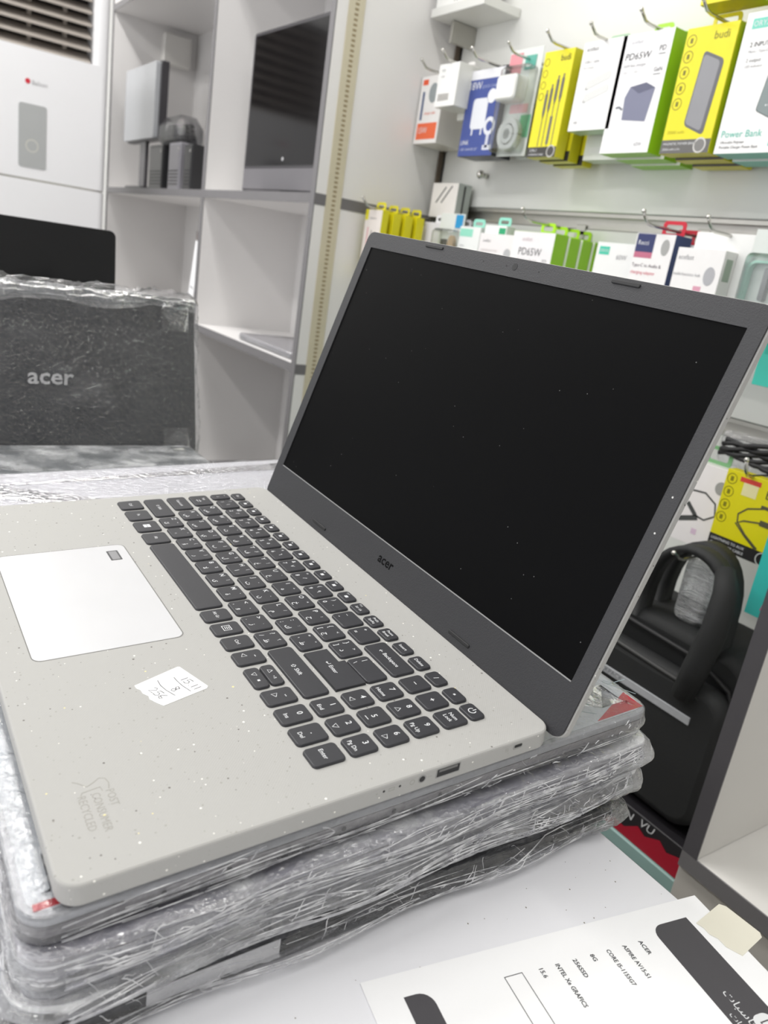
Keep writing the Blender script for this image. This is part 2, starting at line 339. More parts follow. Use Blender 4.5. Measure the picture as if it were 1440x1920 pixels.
teeth = MB().prism([(0, 0), (8.1, 0), (7.2, 4.6), (5.6, 4.9)], 0, 4.2).mesh('vent_tooth'); teeth.materials.append(PLASTIC)
for k in range(17):
    o = bpy.data.objects.new('vent_tooth', teeth); link(o, lap); o.location = V(140+k*8.4-LAPB.x, 119.9-LAPB.y, -6.1-LAPB.z)
for x in (-5, 20, 300): lb(MB().box(x, x+12, 120.1, 121.1, -9, -2.6), 'hinge_catch', PLASTIC)
# touchpad
lb(MB().slab(70.6, 199.6, -104.8, -24.8, 5, [(0, DZ-0.5), (0, DZ+0.06)], 6), 'touchpad_seam', mat('seam_grey', (120, 119, 116), 0.6))
tp = lb(MB().slab(71.2, 199.0, -104.2, -25.4, 4.5, [(0, DZ-0.5), (0, DZ+0.1), (0.3, DZ+0.2)], 6), 'touchpad', mat('satin_glass', (206, 206, 208), 0.28, bscale=30, var=0.03))
fp = lb(MB().slab(80, 94.6, -38.6, -31.2, 0.6, [(0, DZ), (0, DZ+0.24)], 2), 'fingerprint_sensor', mat('sensor_dark', (74, 74, 76), 0.4), tp)
lb(MB().slab(81.2, 93.4, -37.4, -32.4, 0.4, [(0, DZ), (0, DZ+0.3)], 2), 'sensor_pad', mat('sensor_grey', (140, 140, 142), 0.4), fp)
# keys ---------------------------------------------------------------
def key(x0, x1, y0, y1, top=0.0):
    m = MB().slab(x0, x1, y0, y1, 2.2, [(-0.35, DZ), (-0.35, DZ+0.5), (0, top-0.25), (0.35, top)], 4)
    return lb(m, 'key', KEYM)
# dark key wells under each key
def legend(k, items):
    mb = MB()
    for it in items:
        if it[0] == 'mesh': it[1](mb)
        else: mb.text(it[0], it[1], it[2], it[3], 0.06, 'C', 1.0, 0.0, 0.007)
    if mb.v: lb(mb, 'legend', INK, k)
def tri(cx, cy, d, r=1.9, z=0.06):
    a0 = {'U': 90, 'D': 270, 'L': 180, 'R': 0}[d]
    P = [(cx+r*math.cos(math.radians(a0+120*i)), cy+r*math.sin(math.radians(a0+120*i))) for i in range(4)]
    return ('mesh', lambda mb: mb.ribbon(P, 0.34, z-0.03, z))
def fill(x0, x1, y0, y1): return ('mesh', lambda mb: mb.box(x0, x1, y0, y1, 0.02, 0.06))
ROWY = {0: (-9.5, 7.2), 1: (10.6, 25.2), 2: (28.9, 43.3), 3: (46.9, 61.7), 4: (65.3, 79.9)}
def kk(x0, x1, r, items):
    y0, y1 = ROWY[r]; k = key(x0, x1, y0, y1); cx, cy = (x0+x1)/2, (y0+y1)/2
    legend(k, [(it[0], it[1], cx+it[2], cy+it[3]) if it[0] != 'mesh' else it for it in items])
def two(a, ar, d=''):      # latin letter, arabic letter, small mark
    return [(a, 4.6, -4.6, 3.4), (ar, 4.6, 1.6, -3.0)]+([(d, 3.0, 3.0, 4.0)] if d else [])
kk(-2.4, 13.2, 0, [('Ctrl', 3.2, 0, 0)]); kk(17.8, 34.8, 0, [('Fn', 3.2, 0, 0)])
kk(39.2, 56.2, 0, [('mesh', lambda mb: [mb.box(47.7+a, 50.0+a, -1.2+b, 1.1+b, 0.02, 0.06) for a in (-2.6, 0) for b in (-2.6, 0)])]); kk(60.6, 77.2, 0, [('Alt', 3.2, 0, 0)])
kk(80.6, 174.6, 0, []); kk(178.2, 190.6, 0, [('Alt Gr', 2.9, 0, 0)])
kk(194.4, 206.8, 0, [('mesh', lambda mb: [mb.outline(198, 203.4, -3.6, 1.4, 0.4, 0.02, 0.06)]+[mb.box(199.3, 202.1, y, y+0.4, 0.02, 0.06) for y in (-2.2, -1.1, 0.0)])])
kk(210.6, 222.9, 0, [('Ctrl', 3.0, 0, 0)])
kk(226.8, 239.2, 0, [tri(231, -3.4, 'L'), ('◂◂', 2.6, 0, 3.6)])
k = key(243.4, 261.6, 0.0, 7.3); legend(k, [tri(249.5, 3.6, 'U', 1.7), ('▸॥', 2.6, 255.6, 3.8)])
k = key(243.4, 261.6, -9.4, -1.2); legend(k, [tri(249.5, -5.2, 'D', 1.7), fill(254.8, 256.2, -6, -4.6)])
kk(265.2, 277.6, 0, [tri(270, -3.0, 'R'), ('▸▸', 2.6, 1.2, 3.2)])
kk(281.3, 294.0, 0, [('0', 4.6, 0.5, 3.4), ('Ins', 3.2, 0.2, -3.8)]); kk(297.4, 310.2, 0, [('.', 4.6, 0.5, 2.6), ('Del', 3.2, 0.0, -3.8)]); kk(313.6, 326.4, 0, [('Enter', 3.3, 0, -0.4)])
kk(-2.2, 32.0, 1, [('⇧ Shift', 3.2, 0, 0)])
for i, (a, ar, d) in enumerate((('Z', 'ئ', '~'), ('X', 'ء', '°'), ('C', 'ؤ', '{'), ('V', 'ر', '}'), ('B', 'ﻻ', 'ﻵ'), ('N', 'ى', 'آ'), ('M', 'ة', "'"), ('<', 'و', ','), ('>', 'ز', '.'), ('?', 'ظ', '؟'))):
    kk(36.0+i*19.48, 52.5+i*19.48, 1, two(a, ar, d)+([({7: ',', 8: '.', 9: '/'}[i], 4.0, -4.8, -3.4)] if i > 6 else []))
kk(230.7, 277.7, 1, [('⇧ Shift', 3.6, -1, 0)])
for i, (a, t) in enumerate((('1', 'End'), ('2', 'D'), ('3', 'Pg Dn'))):
    kk(281.3+i*16.17, 294.2+i*16.17, 1, [(a, 4.6, 0.3, 3.2)]+([tri(287.75+i*16.17, 13.8, 'D')] if t == 'D' else [(t, 3.2, 0, -3.8)]))
kk(-2.4, 21.8, 2, [('Caps Lock', 3.0, 0, 0)])
for i, (a, ar, d) in enumerate((('A', 'ش', '"'), ('S', 'س', ''), ('D', 'ي', '['), ('F', 'ب', ']'), ('G', 'ل', 'ﻷ'), ('H', 'ا', 'أ'), ('J', 'ت', '-'), ('K', 'ن', '،'), ('L', 'م', '/'), (':', 'ك', ':'), ('"', 'ط', '"'))):
    kk(25.9+i*19.48, 42.2+i*19.48, 2, two(a, ar, d)+([({9: ';', 10: "'"}[i], 4.0, -4.8, -3.4)] if i > 8 else []))
ent = MB(); en_pts = [(240.4, 29.0), (277.4, 29.0), (277.4, 47.2), (254.3, 47.2), (254.3, 43.4), (240.4, 43.4)]
for z0, z1, g in ((DZ, DZ+0.6, 0.3), (DZ+0.6, -0.05, 0.0)):
    ent.prism([(240.4-g, 29.0-g), (277.4+g, 29.0-g), (277.4+g, 47.3), (254.3, 47.3), (254.3, 43.4+g), (240.4-g, 43.4+g)], z0, z1)
ent.prism([(240.9, 29.5), (276.9, 29.5), (276.9, 47.0), (254.8, 47.0), (254.8, 43.0), (240.9, 43.0)], -0.05, 0)
k = lb(ent, 'key', KEYM); legend(k, [('↵ Enter', 3.6, 258, 37)])
for i, (a, t) in enumerate((('4', 'L'), ('5', ''), ('6', 'R'))):
    kk(281.3+i*16.17, 294.2+i*16.17, 2, [(a, 4.6, 0.3, 3.0 if t else 0)]+([tri(287.75+i*16.17, 32.4, t)] if t else [fill(302.2, 305.6, 31.4, 31.8)]))
kk(-2.3, 16.8, 3, [('Tab', 3.0, -2, 3), ('⇄', 4.5, 1, -2.4)])
for i, (a, ar, d) in enumerate((('Q', 'ض', 'َ'), ('W', 'ص', 'ً'), ('E', 'ث', 'ُ'), ('R', 'ق', 'ٌ'), ('T', 'ف', 'ﻹ'), ('Y', 'غ', 'إ'), ('U', 'ع', '‘'), ('I', 'ه', '÷'), ('O', 'خ', '×'), ('P', 'ح', '؛'), ('{', 'ج', '<'), ('}', 'د', '>'))):
    kk(20.75+i*19.48, 37.0+i*19.48, 3, two(a, ar, d)+([({10: '[', 11: ']'}[i], 4.2, -4.8, -3.2)] if i > 9 else []))
k = key(254.4, 277.6, 48.3, 61.7); legend(k, [('|', 4.0, 258.6, 58.3), ('\\', 4.0, 258.4, 51.8)])
for i, (a, t) in enumerate((('7', 'Home'), ('8', 'U'), ('9', 'Pg Up'))):
    kk(281.3+i*16.17, 294.2+i*16.17, 3, [(a, 4.6, 0.3, 3.2)]+([tri(287.75+i*16.17, 50.4, 'U')] if t == 'U' else [(t, 3.2, 0, -3.8)]))
kk(-2.2, 7.4, 4, [('~', 3.4, -1, 4), ('ذ', 3.6, 0.4, -2)])
for i, (a, d, ar) in enumerate((('1', '!', '١'), ('2', '@', '٢'), ('3', '#', '٣'), ('4', '$', '٤'), ('5', '%', '٥'), ('6', '^', '٦'), ('7', '&', '٧'), ('8', '*', '٨'), ('9', '(', '٩'), ('0', ')', '٠'), ('-', '_', ''), ('=', '+', ''))):
    kk(11.2+i*19.48, 27.5+i*19.48, 4, [(a, 4.2, -4.4, -3.2), (d, 4.0, -4.2, 3.6)]+([(ar, 4.2, 1.6, -0.4)] if ar else []))
kk(244.9, 277.6, 4, [('← Backspace', 3.6, 0, 0)])
for i, a in enumerate(('−', '+')): kk(281.3+i*16.17, 294.2+i*16.17, 4, [(a, 5.0, 0, 0)])
kk(313.6, 326.5, 4, [('Num', 3.2, 0, 1.9), ('Lock', 3.2, 0, -1.7)])
FN = ['Esc', 'F1', 'F2', 'F3', 'F4', 'F5', 'F6', 'F7', 'F8', 'F9', 'F10', 'F11', 'F12', 'PrtSc', 'Pause', 'Insert', 'Delete', '/', '∗', '']
for i, t in enumerate(FN):
    cx = 5.3+i*16.62+(0 if i < 19 else -1.2); k = key(cx-6.2, cx+6.2, 82.6, 91.4)
    if i == 19: legend(k, [('mesh', lambda mb, cx=cx: [mb.ribbon([(cx+2.0*math.sin(math.radians(a)), 87+2.0*math.cos(math.radians(a))) for a in range(40, 321, 20)], 0.5, 0.03, 0.06), mb.box(cx-0.25, cx+0.25, 87.4, 89.8, 0.03, 0.06)])])
    elif 0 < i < 12: legend(k, [(t, 2.0, cx-2.4, 89.4), fill(cx-1.0, cx+1.6, 85.2, 87.4)])
    elif i == 12: legend(k, [('F12', 2.0, cx-2.4, 89.4), ('Scr Lk', 2.6, cx+0.3, 86.0)])
    elif i == 13: legend(k, [('PrtSc', 2.7, cx, 88.8), ('SysRq', 2.7, cx, 85.6)])
    elif i == 14: legend(k, [('Pause', 2.7, cx, 88.8), ('Break', 2.7, cx, 85.6)])
    else: legend(k, [(t, 3.0 if len(t) > 1 else 4.4, cx, 87)])
# embossed mark and sticker on the palm rest
EMB = mat('embossed_plastic', (156, 154, 148), 0.6, bscale=400, var=0.05)
em = MB()
for t, y in (('POST', -93.2), ('CONSUMER', -98.9), ('RECYCLED', -104.4)): em.text(t, 4.9, 303.6, y, DZ+0.05, 'L', 0.86)
em.ribbon([(303.0, -93.4), (299.5, -92.6), (296.3, -93.4), (295.2, -95.6), (297.2, -98.4), (298.6, -101.2), (295.2, -104.2), (293.8, -106.0)], 0.5, DZ, DZ+0.05)
em.ribbon([(303.2, -96.0), (300.6, -96.4), (301.2, -101.0), (301.5, -103.6), (303.2, -104.6)], 0.5, DZ, DZ+0.05)
tag(lb(em, 'embossed_mark', EMB), 'embossed POST CONSUMER RECYCLED mark')
a19 = math.radians(19.5); c19, s19 = math.cos(a19), math.sin(a19)
def stk(p): x, y = p[0], p[1]; return (227.1+x*c19+y*s19*-1, -38.3+x*s19+y*c19, p[2])
tear = [(0, -27.2), (2.5, -27.9), (5, -27.2), (8, -28.1), (11.5, -27.3), (14, -28.4), (18, -27.8), (22.5, -26.6)]
st = MB().prism([(0.8, 0), (0, -0.8)]+tear+[(24.6, -1.6), (23.4, 0)], DZ+0.04, DZ+0.2).map(stk)
st = tag(lb(st, 'paper_sticker', PAPER), 'torn white paper sticker with handwritten 15.11, 8 and 256')
hw = MB(); z0, z1 = DZ+0.2, DZ+0.24
def strokes(ls, ox, oy, k):
    for l in ls: hw.ribbon([(ox+x*k, oy+y*k) for x, y in l], 0.46, z0, z1)
ONE = [[(0.3, 1), (0.2, 0)]]; FIVE = [[(0.8, 1), (0.15, 0.95), (0.1, 0.55), (0.5, 0.6), (0.7, 0.3), (0.45, 0), (0, 0.05)]]
EIGHT = [[(0.6, 0.9), (0.2, 1), (0.1, 0.75), (0.55, 0.4), (0.6, 0.1), (0.25, 0), (0.1, 0.25), (0.5, 0.6), (0.6, 0.9)]]
TWO = [[(0, 0.8), (0.35, 1), (0.6, 0.7), (0, 0), (0.7, 0.05)]]; SIX = [[(0.55, 1), (0.1, 0.5), (0.1, 0.1), (0.4, 0), (0.6, 0.25), (0.15, 0.35)]]
for d, x in ((ONE, 10.0), (FIVE, 12.4), ([[(0.1, 0.05), (0.2, 0)]], 16.2), (ONE, 18.0), (ONE, 20.4)): strokes(d, x, -7.2, 4.2)
strokes(EIGHT, 13.5, -16.2, 4.6)
for d, x in ((TWO, 7.5), (FIVE, 11.0), (SIX, 14.6)): strokes(d, x, -24.6, 4.4)
hw.ribbon([(6.5, -8.2), (10, -9.0), (15, -9.6), (21.5, -9.4)], 0.4, z0, z1); hw.ribbon([(3.5, -16.0), (8, -17.6), (13, -18.0), (19.5, -17.4)], 0.4, z0, z1)
lb(hw.map(stk), 'handwriting', mat('pencil', (70, 70, 74), 0.7), st)
# ports on the right side
XR = 347.5
def side(mb, name, m, par=lap): return lb(mb.map(lambda p: (XR+p[2], p[0], p[1])), name, m, par)      # drawing plane (y, z) facing +x
usb = side(MB().ring(44.2, 58.8, -8.0, -2.6, 0.5, 44.8, 58.2, -7.5, -3.1, 0.3, -0.4, 0.12, 2), 'usb_port', mat('port_metal', (150, 150, 148), 0.35, 0.8))
side(MB().box(44.7, 58.3, -7.6, -3.0, -0.4, 0.03), 'port_cavity', DARK, usb); side(MB().box(46, 57, -4.9, -3.6, 0, 0.09), 'port_tongue', mat('tongue', (110, 110, 108), 0.5), usb)
jk = side(MB().disc(36.2, -5.4, 2.3, -0.4, 0.1), 'audio_jack', mat('port_metal', (150, 150, 148))); side(MB().disc(36.2, -5.4, 1.6, 0, 0.16), 'jack_hole', DARK, jk)
lk = side(MB().slab(92.6, 99.0, -6.6, -3.6, 1.2, [(0, -0.4), (0, 0.06)], 4), 'lock_slot', mat('slot_rim', (150, 150, 146), 0.5)); side(MB().slab(93.6, 98.6, -5.6, -3.9, 0.6, [(0, 0), (0, 0.12)], 3), 'slot_hole', DARK, lk)
for y in (15.0, 23.7): side(MB().disc(y, -5.2, 0.65, -0.2, 0.08, 10), 'indicator_light', DARK)
sk = MB(); sk.text('⊟', 3.0, 88.6, -5.4, 0.04); sk.circle(30.6, -5.4, 1.3, 0.3, 0.0, 0.04, 12); sk.outline(17.6, 20.8, -6.3, -4.5, 0.3, 0, 0.04); sk.text('+', 2.6, 11.2, -5.4, 0.04); sk.text('↭', 2.6, 40.6, -5.4, 0.04)
side(sk, 'port_symbols', EMB)
# lid ------------------------------------------------------------------
TH = 1.2533
lid = MB().slab(-10.6, 354.2, -30.5, 206.6, 7, [(3.0, -7.0), (0.8, -6.0), (0, -4.6), (0, -1.2), (0.4, -0.9)], 8).build('lid', PLASTIC, lap, (0-LAPB.x, 128.84-LAPB.y, 23.52-LAPB.z), (TH, 0, 0))
MB().ring(-10.0, 353.4, -30.0, 206.0, 6.5, 0, 344.2, 0, 193.6, 0.4, -0.95, 0.35, 6).build('bezel', BEZEL, lid)
MB().box(-0.6, 344.8, -0.6, 194.2, -0.9, -0.35).build('screen', SCREEN, lid)
MB().box(0.2, 344.0, -0.5, 0.05, -0.4, 0.42).build('screen_edge_strip', mat('edge_strip_grey', (150, 150, 150), 0.4), lid)
for x0, x1, y in ((71.5, 93, 203.2), (253.5, 274, 203.2), (73.2, 93.6, -21.3), (252.4, 272.6, -21.2)):
    MB().slab(x0, x1, y-1.1, y+1.1, 1.0, [(0, 0.3), (0, 0.9), (0.4, 1.2)], 4).build('rubber_bumper', DARK, lid)
wc = MB().disc(172.7, 200.4, 2.3, 0.3, 0.5).build('webcam', mat('lens_ring', (30, 30, 32), 0.3), lid)
for x in (140.9, 164.6, 195.2): MB().disc(x, 200.2, 0.7, 0.3, 0.42, 10).build('microphone_hole', DARK, lid)
MB().text('acer', 9.4, 173.0, -11.2, 0.42, 'C', 1.1, 0.05, 0.02).build('lid_logo', mat('gloss_black_logo', (6, 6, 7), 0.5, spec=0.1), lid)
for v in (87.2, 106.7): MB().disc(349.0, v, 0.55, 0.3, 0.4, 10).build('screw_hole', STEEL, lid)

# ------------------------------------------------------------------ film-wrapped laptops
def film_mesh(w_, d_, h, seed, amp=3.0, ns=520, bulge=3.5, lip=30, off=0.8, r=12, cap=True):
    """wrinkled stretch film round a slab w_ x d_ x h centred on the origin, bottom at z=0"""
    prof = [(-lip*0.6, -0.25), (-8, -0.3), (-1.5, -0.2)]+[(None, t) for t in (0.06, 0.16, 0.26, 0.36, 0.46, 0.56, 0.66, 0.76, 0.86, 0.94)]+[(-1.2, h+0.35), (-6, h+0.5), (-13, h+0.45), (-lip, h+0.4)]
    vs, fs = [], []; n = ns; per = 2*(w_+d_)
    ds = [math.sqrt(i/ns) for i in range(1)]
    pts = []
    hx, hy = w_/2, d_/2
    segs = [((hx, -hy+r), (hx, hy-r), (1, 0)), None, ((hx-r, hy), (-hx+r, hy), (0, 1)), None, ((-hx, hy-r), (-hx, -hy+r), (-1, 0)), None, ((-hx+r, -hy), (hx-r, -hy), (0, -1)), None]
    cs = [(hx-r, hy-r, 0), (-hx+r, hy-r, 90), (-hx+r, -hy+r, 180), (hx-r, -hy+r, 270)]
    for q in range(4):
        a, b, nn = segs[q*2]; L_ = math.hypot(b[0]-a[0], b[1]-a[1]); k = max(4, int(ns*L_/per))
        for i in range(k): t = i/k; pts.append((a[0]+(b[0]-a[0])*t, a[1]+(b[1]-a[1])*t, nn[0], nn[1]))
        cx, cy, t0 = cs[q]
        for i in range(7):
            t = math.radians(t0+90*i/7); pts.append((cx+r*math.cos(t), cy+r*math.sin(t), math.cos(t), math.sin(t)))
    n = len(pts)
    for j, (ins, z) in enumerate(prof):
        for (x, y, nx, ny) in pts:
            sN = Vector((x*0.02, y*0.02, seed*7.3+j*0.0))
            if ins is None:
                t = z; zz = h*t; e = math.sin(math.pi*t)
                a = noise.noise(Vector((x*0.013+seed*3, y*0.013, zz*0.10)))            # long folds
                b = 1-abs(noise.noise(Vector((x*0.035, y*0.035+seed*5, zz*0.32))))*2     # creases
                c = noise.noise(Vector((x*0.16, y*0.16, zz*0.5+seed)))
                o = off+e*(bulge*(0.55+0.9*a)+amp*(0.55*b+0.35*c)); o = max(o, 0.5)
                zz += e*1.2*noise.noise(Vector((x*0.05, y*0.05+seed, zz*0.2)))
                vs.append((x+nx*o, y+ny*o, zz))
            else:
                c = noise.noise(Vector((x*0.09+seed, y*0.09, ins*0.05)))
                o = ins; vs.append((x+nx*o, y+ny*o, z+(0.35*c if z > 0 else 0)))
    for j in range(len(prof)-1):
        for k in range(n): fs.append((j*n+k, j*n+(k+1) % n, (j+1)*n+(k+1) % n, (j+1)*n+k))
    m = MB(); m.add(vs, fs, True); b = (len(prof)-1)*n
    if not cap: return m
    m.f.append(tuple(b+k for k in range(n))); m.sm.append(False); return m
def glint_fold_mat():
    m = bpy.data.materials.new('film_glint_fold'); m.use_nodes = True; n = m.node_tree.nodes; L = m.node_tree.links
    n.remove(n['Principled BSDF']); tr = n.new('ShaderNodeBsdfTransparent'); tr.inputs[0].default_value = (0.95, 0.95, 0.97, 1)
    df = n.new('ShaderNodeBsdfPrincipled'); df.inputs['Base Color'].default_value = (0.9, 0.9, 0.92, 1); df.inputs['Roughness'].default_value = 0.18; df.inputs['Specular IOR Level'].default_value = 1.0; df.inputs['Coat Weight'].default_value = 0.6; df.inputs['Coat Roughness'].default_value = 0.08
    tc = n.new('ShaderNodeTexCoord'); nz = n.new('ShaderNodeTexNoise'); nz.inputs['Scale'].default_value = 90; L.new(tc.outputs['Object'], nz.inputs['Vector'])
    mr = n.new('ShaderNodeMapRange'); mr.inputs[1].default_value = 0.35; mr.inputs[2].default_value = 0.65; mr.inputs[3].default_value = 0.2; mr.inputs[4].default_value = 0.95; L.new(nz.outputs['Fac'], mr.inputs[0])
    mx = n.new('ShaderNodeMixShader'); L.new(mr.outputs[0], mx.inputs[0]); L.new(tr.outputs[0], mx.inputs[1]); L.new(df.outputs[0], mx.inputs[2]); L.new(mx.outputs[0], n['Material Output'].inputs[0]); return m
GLINT_FOLD = glint_fold_mat()  # white ribbons shaped as film folds, put in for glints and bright streaks
def film_glint_folds(w_, d_, h, seed, num, bulge):
    '''white pleats and crinkles on the right-hand and front sides, imitating glints on the film'''
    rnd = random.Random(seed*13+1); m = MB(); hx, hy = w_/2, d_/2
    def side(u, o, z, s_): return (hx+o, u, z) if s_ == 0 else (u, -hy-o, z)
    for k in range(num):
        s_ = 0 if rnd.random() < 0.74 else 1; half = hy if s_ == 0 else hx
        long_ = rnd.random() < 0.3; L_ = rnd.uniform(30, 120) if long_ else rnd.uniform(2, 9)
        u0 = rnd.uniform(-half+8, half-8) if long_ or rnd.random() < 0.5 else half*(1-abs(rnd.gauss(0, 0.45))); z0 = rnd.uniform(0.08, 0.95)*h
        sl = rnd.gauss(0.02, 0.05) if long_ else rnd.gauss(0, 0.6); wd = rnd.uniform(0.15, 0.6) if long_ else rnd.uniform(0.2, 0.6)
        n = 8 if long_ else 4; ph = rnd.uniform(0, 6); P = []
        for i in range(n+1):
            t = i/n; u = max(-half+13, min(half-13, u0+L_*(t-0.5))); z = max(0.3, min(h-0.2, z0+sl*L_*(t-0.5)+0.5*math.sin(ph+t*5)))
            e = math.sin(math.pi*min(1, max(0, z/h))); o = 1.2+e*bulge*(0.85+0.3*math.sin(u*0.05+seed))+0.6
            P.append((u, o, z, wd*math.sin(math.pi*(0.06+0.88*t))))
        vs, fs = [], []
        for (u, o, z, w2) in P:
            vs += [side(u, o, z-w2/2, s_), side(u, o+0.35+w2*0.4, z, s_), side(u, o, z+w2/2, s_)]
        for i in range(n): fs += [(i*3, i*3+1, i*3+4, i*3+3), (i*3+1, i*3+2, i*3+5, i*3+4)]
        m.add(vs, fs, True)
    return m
def wrapped(label, x, y, z, w_, d_, h, rot, lidc, basec, seed, group, film=FILM, amp=3.0, ns=520, bulge=3.5, rough=0.35, lip=30, folds=30):
    t = thing('wrapped_laptop', label, 'laptop', (x, y, z), rot, group)
    lm = mat('lid_%d_%d_%d' % lidc, lidc, rough, 0.15, bscale=200, var=0.04); bm = mat('case_%d_%d_%d' % basec, basec, 0.45, bscale=200, var=0.05)
    hw_, hd = w_/2, d_/2
    MB().slab(-hw_, hw_, -hd, hd, 11, [(5, 0.2), (1.2, 2.0), (0.2, h*0.5), (0.3, h*0.6-0.2)], 6).build('base', bm, t)
    MB().slab(-hw_, hw_, -hd, hd, 11, [(0.4, h*0.6+0.2), (0, h*0.66), (0, h-1.0), (0.8, h-0.1)], 6).build('lid', lm, t)
    f = film_mesh(w_, d_, h, seed, amp, ns, bulge, lip).build('stretch_film', film, t); tag(f, 'crinkled clear stretch film')
    if folds: film_glint_folds(w_, d_, h, seed, folds, bulge).build('film_glint_folds', GLINT_FOLD, t)['kind'] = 'stuff'
    return t
TX, TY = math.radians(2.29), math.radians(2.40)
def tilt(f): return (TX*f, TY*f, 0)
GST = 'film-wrapped laptops stacked under the open laptop'
def plane_z(x, y, zl):      # height of a level sheet in the open laptop's own frame
    return -0.042*x+0.040*y+zl
SX, SY = 229.5, 38.0
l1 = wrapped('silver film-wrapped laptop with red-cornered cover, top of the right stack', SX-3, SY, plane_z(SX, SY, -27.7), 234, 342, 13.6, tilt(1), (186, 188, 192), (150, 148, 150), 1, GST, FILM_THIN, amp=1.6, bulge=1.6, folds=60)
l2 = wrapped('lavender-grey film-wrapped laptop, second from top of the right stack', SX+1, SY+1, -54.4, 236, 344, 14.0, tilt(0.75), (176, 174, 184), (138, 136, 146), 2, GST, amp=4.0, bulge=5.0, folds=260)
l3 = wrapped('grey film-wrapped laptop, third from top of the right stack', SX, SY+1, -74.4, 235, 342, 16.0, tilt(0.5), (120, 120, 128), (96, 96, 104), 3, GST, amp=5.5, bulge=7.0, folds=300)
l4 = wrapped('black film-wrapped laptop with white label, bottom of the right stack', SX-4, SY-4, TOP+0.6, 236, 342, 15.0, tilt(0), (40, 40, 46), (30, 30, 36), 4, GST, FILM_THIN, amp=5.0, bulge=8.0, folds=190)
MB().box(118.1, 118.5, -120, -60, 3, 11).build('white_label', PAPER, l4)
# vent dots and slots on the side of the top wrapped laptop, cover print
vd = MB()
for k in range(6): vd.map(lambda p: p); vd.add([(117.4, -120+k*27+1.3*math.cos(a*math.pi/4), 5.8+1.3*math.sin(a*math.pi/4)) for a in range(8)], [tuple(range(8))])
vd.build('vent_dot_row', DARK, l1)
vs_ = MB()
for k in range(34): vs_.box(117.2, 117.5, -142+k*5.2, -139+k*5.2, 1.6, 3.0)
vs_.build('vent_slot_row', DARK, l1)
cov = MB().slab(-114, 114, -168, 168, 8, [(0, 13.6), (0, 13.8)], 4).build('cover_sheet', mat('cover_grey', (204, 208, 212), 0.35, bscale=40, var=0.05), l1)
RED = mat('cover_red', (196, 40, 58), 0.4, bscale=60, var=0.06); cr = MB()
cr.prism([(113, 167), (98, 167), (113, 128)], 13.82, 13.88); cr.box(109.6, 113, -166, -134, 13.82, 13.88); cr.box(111.5, 113.8, -135, 70, 13.82, 13.88)
cr.build('cover_red_corners', RED, cov)
cl = MB(); random.seed(3)
for k in range(26):
    x = random.uniform(-60, 108); y = random.uniform(95, 165); cl.ribbon([(x, y), (x+random.uniform(-22, 22), y+random.uniform(4, 16))], 0.6, 13.82, 13.86)
cl.build('cover_line_art', mat('line_teal', (160, 176, 182), 0.5), cov)
# the stack under the left half
GS2 = 'film-wrapped laptops stacked under the left half of the open laptop'
MX, MY = -8.0, 30.0
wrapped('white glossy film-wrapped laptop, top of the middle stack', MX, MY, plane_z(MX, MY, -27.9), 222, 336, 13.8, tilt(1), (234, 234, 238), (206, 206, 210), 5, GS2, FILM_THIN, 1.6, 380, 1.5, 0.12)
for i, (z, f, c) in enumerate(((-44.0, 0.75, (150, 150, 156)), (-65.5, 0.5, (90, 90, 98)), (TOP+0.6, 0, (60, 60, 66)))):
    wrapped(('mid-grey film-wrapped laptop, second in the middle stack', 'dark grey film-wrapped laptop, third in the middle stack', 'charcoal film-wrapped laptop, bottom of the middle stack')[i], MX, MY, z, 222, 336, (14.0, 15.0, 25.0)[i], tilt(f), c, c, 6+i, GS2, FILM, 2.5, 260, 2.5)
# flat laptops further left
GS3 = 'flat film-wrapped laptops in front of the logo laptop'
wrapped('grey film-wrapped laptop lying flat in front of the logo lid', -272, 8, -79.0, 230, 362, 18, (0, 0, 0), (118, 122, 126), (96, 98, 102), 10, GS3, FILM_FLAT, 2.2, 380, 1.5, 0.3)
wrapped('dark film-wrapped laptop below the flat grey one', -272, 8, TOP+0.5, 230, 360, 19.5, (0, 0, 0), (70, 70, 76), (64, 64, 70), 11, GS3, FILM, 2.2, 260, 2.0, 0.3)

# ------------------------------------------------------------------ laptops standing open on the left
def standing(label, hx, yc, hz, wd, ln, ang, lidc, rough, group):
    t = thing('standing_laptop', label, 'laptop', (hx, yc, hz), (0, 0, math.pi/2), group)
    cm = mat('shell_%d_%d_%d' % lidc, lidc, rough, 0.1, bscale=300, var=0.06)
    MB().slab(-wd/2, wd/2, 2, 210, 10, [(4, 0.4), (0.5, 4), (0, 12), (0.8, 13.5)], 6).build('base', cm, t)
    MB().slab(-wd/2+40, wd/2-40, -3, 7, 3, [(0, 8), (0, 15)], 3).build('hinge_bar', DARK, t)
    l = MB().slab(-wd/2, wd/2, 0, ln, 9, [(0.6, -5.5), (0, -4.8), (0, -1.2), (0.8, -0.2)], 8).build('lid', cm, t, (0, 0, 15.5), (math.radians(ang), 0, 0))
    MB().box(-wd/2+8, wd/2-8, 12, ln-8, -5.9, -5.55).build('screen', SCREEN, l)
    return t, l
la, ll = standing('dark grey laptop in stretch film standing open with silver lid logo', -393, 22.5, TOP+0.4, 361, 213, 75.6, (36, 39, 50), 0.36, 'laptops standing open on the counter')
MB().text('acer', 27, 0, 104, 0.12, 'C', 1.1, 0.06, 0.018).build('lid_logo', mat('pale_logo', (226, 226, 228), 0.4, 0.1), ll)
fm = film_mesh(361, 213, 6.5, 21, 7.0, 420, 4.0, 44, 0.8, 9, False)
random.seed(11)
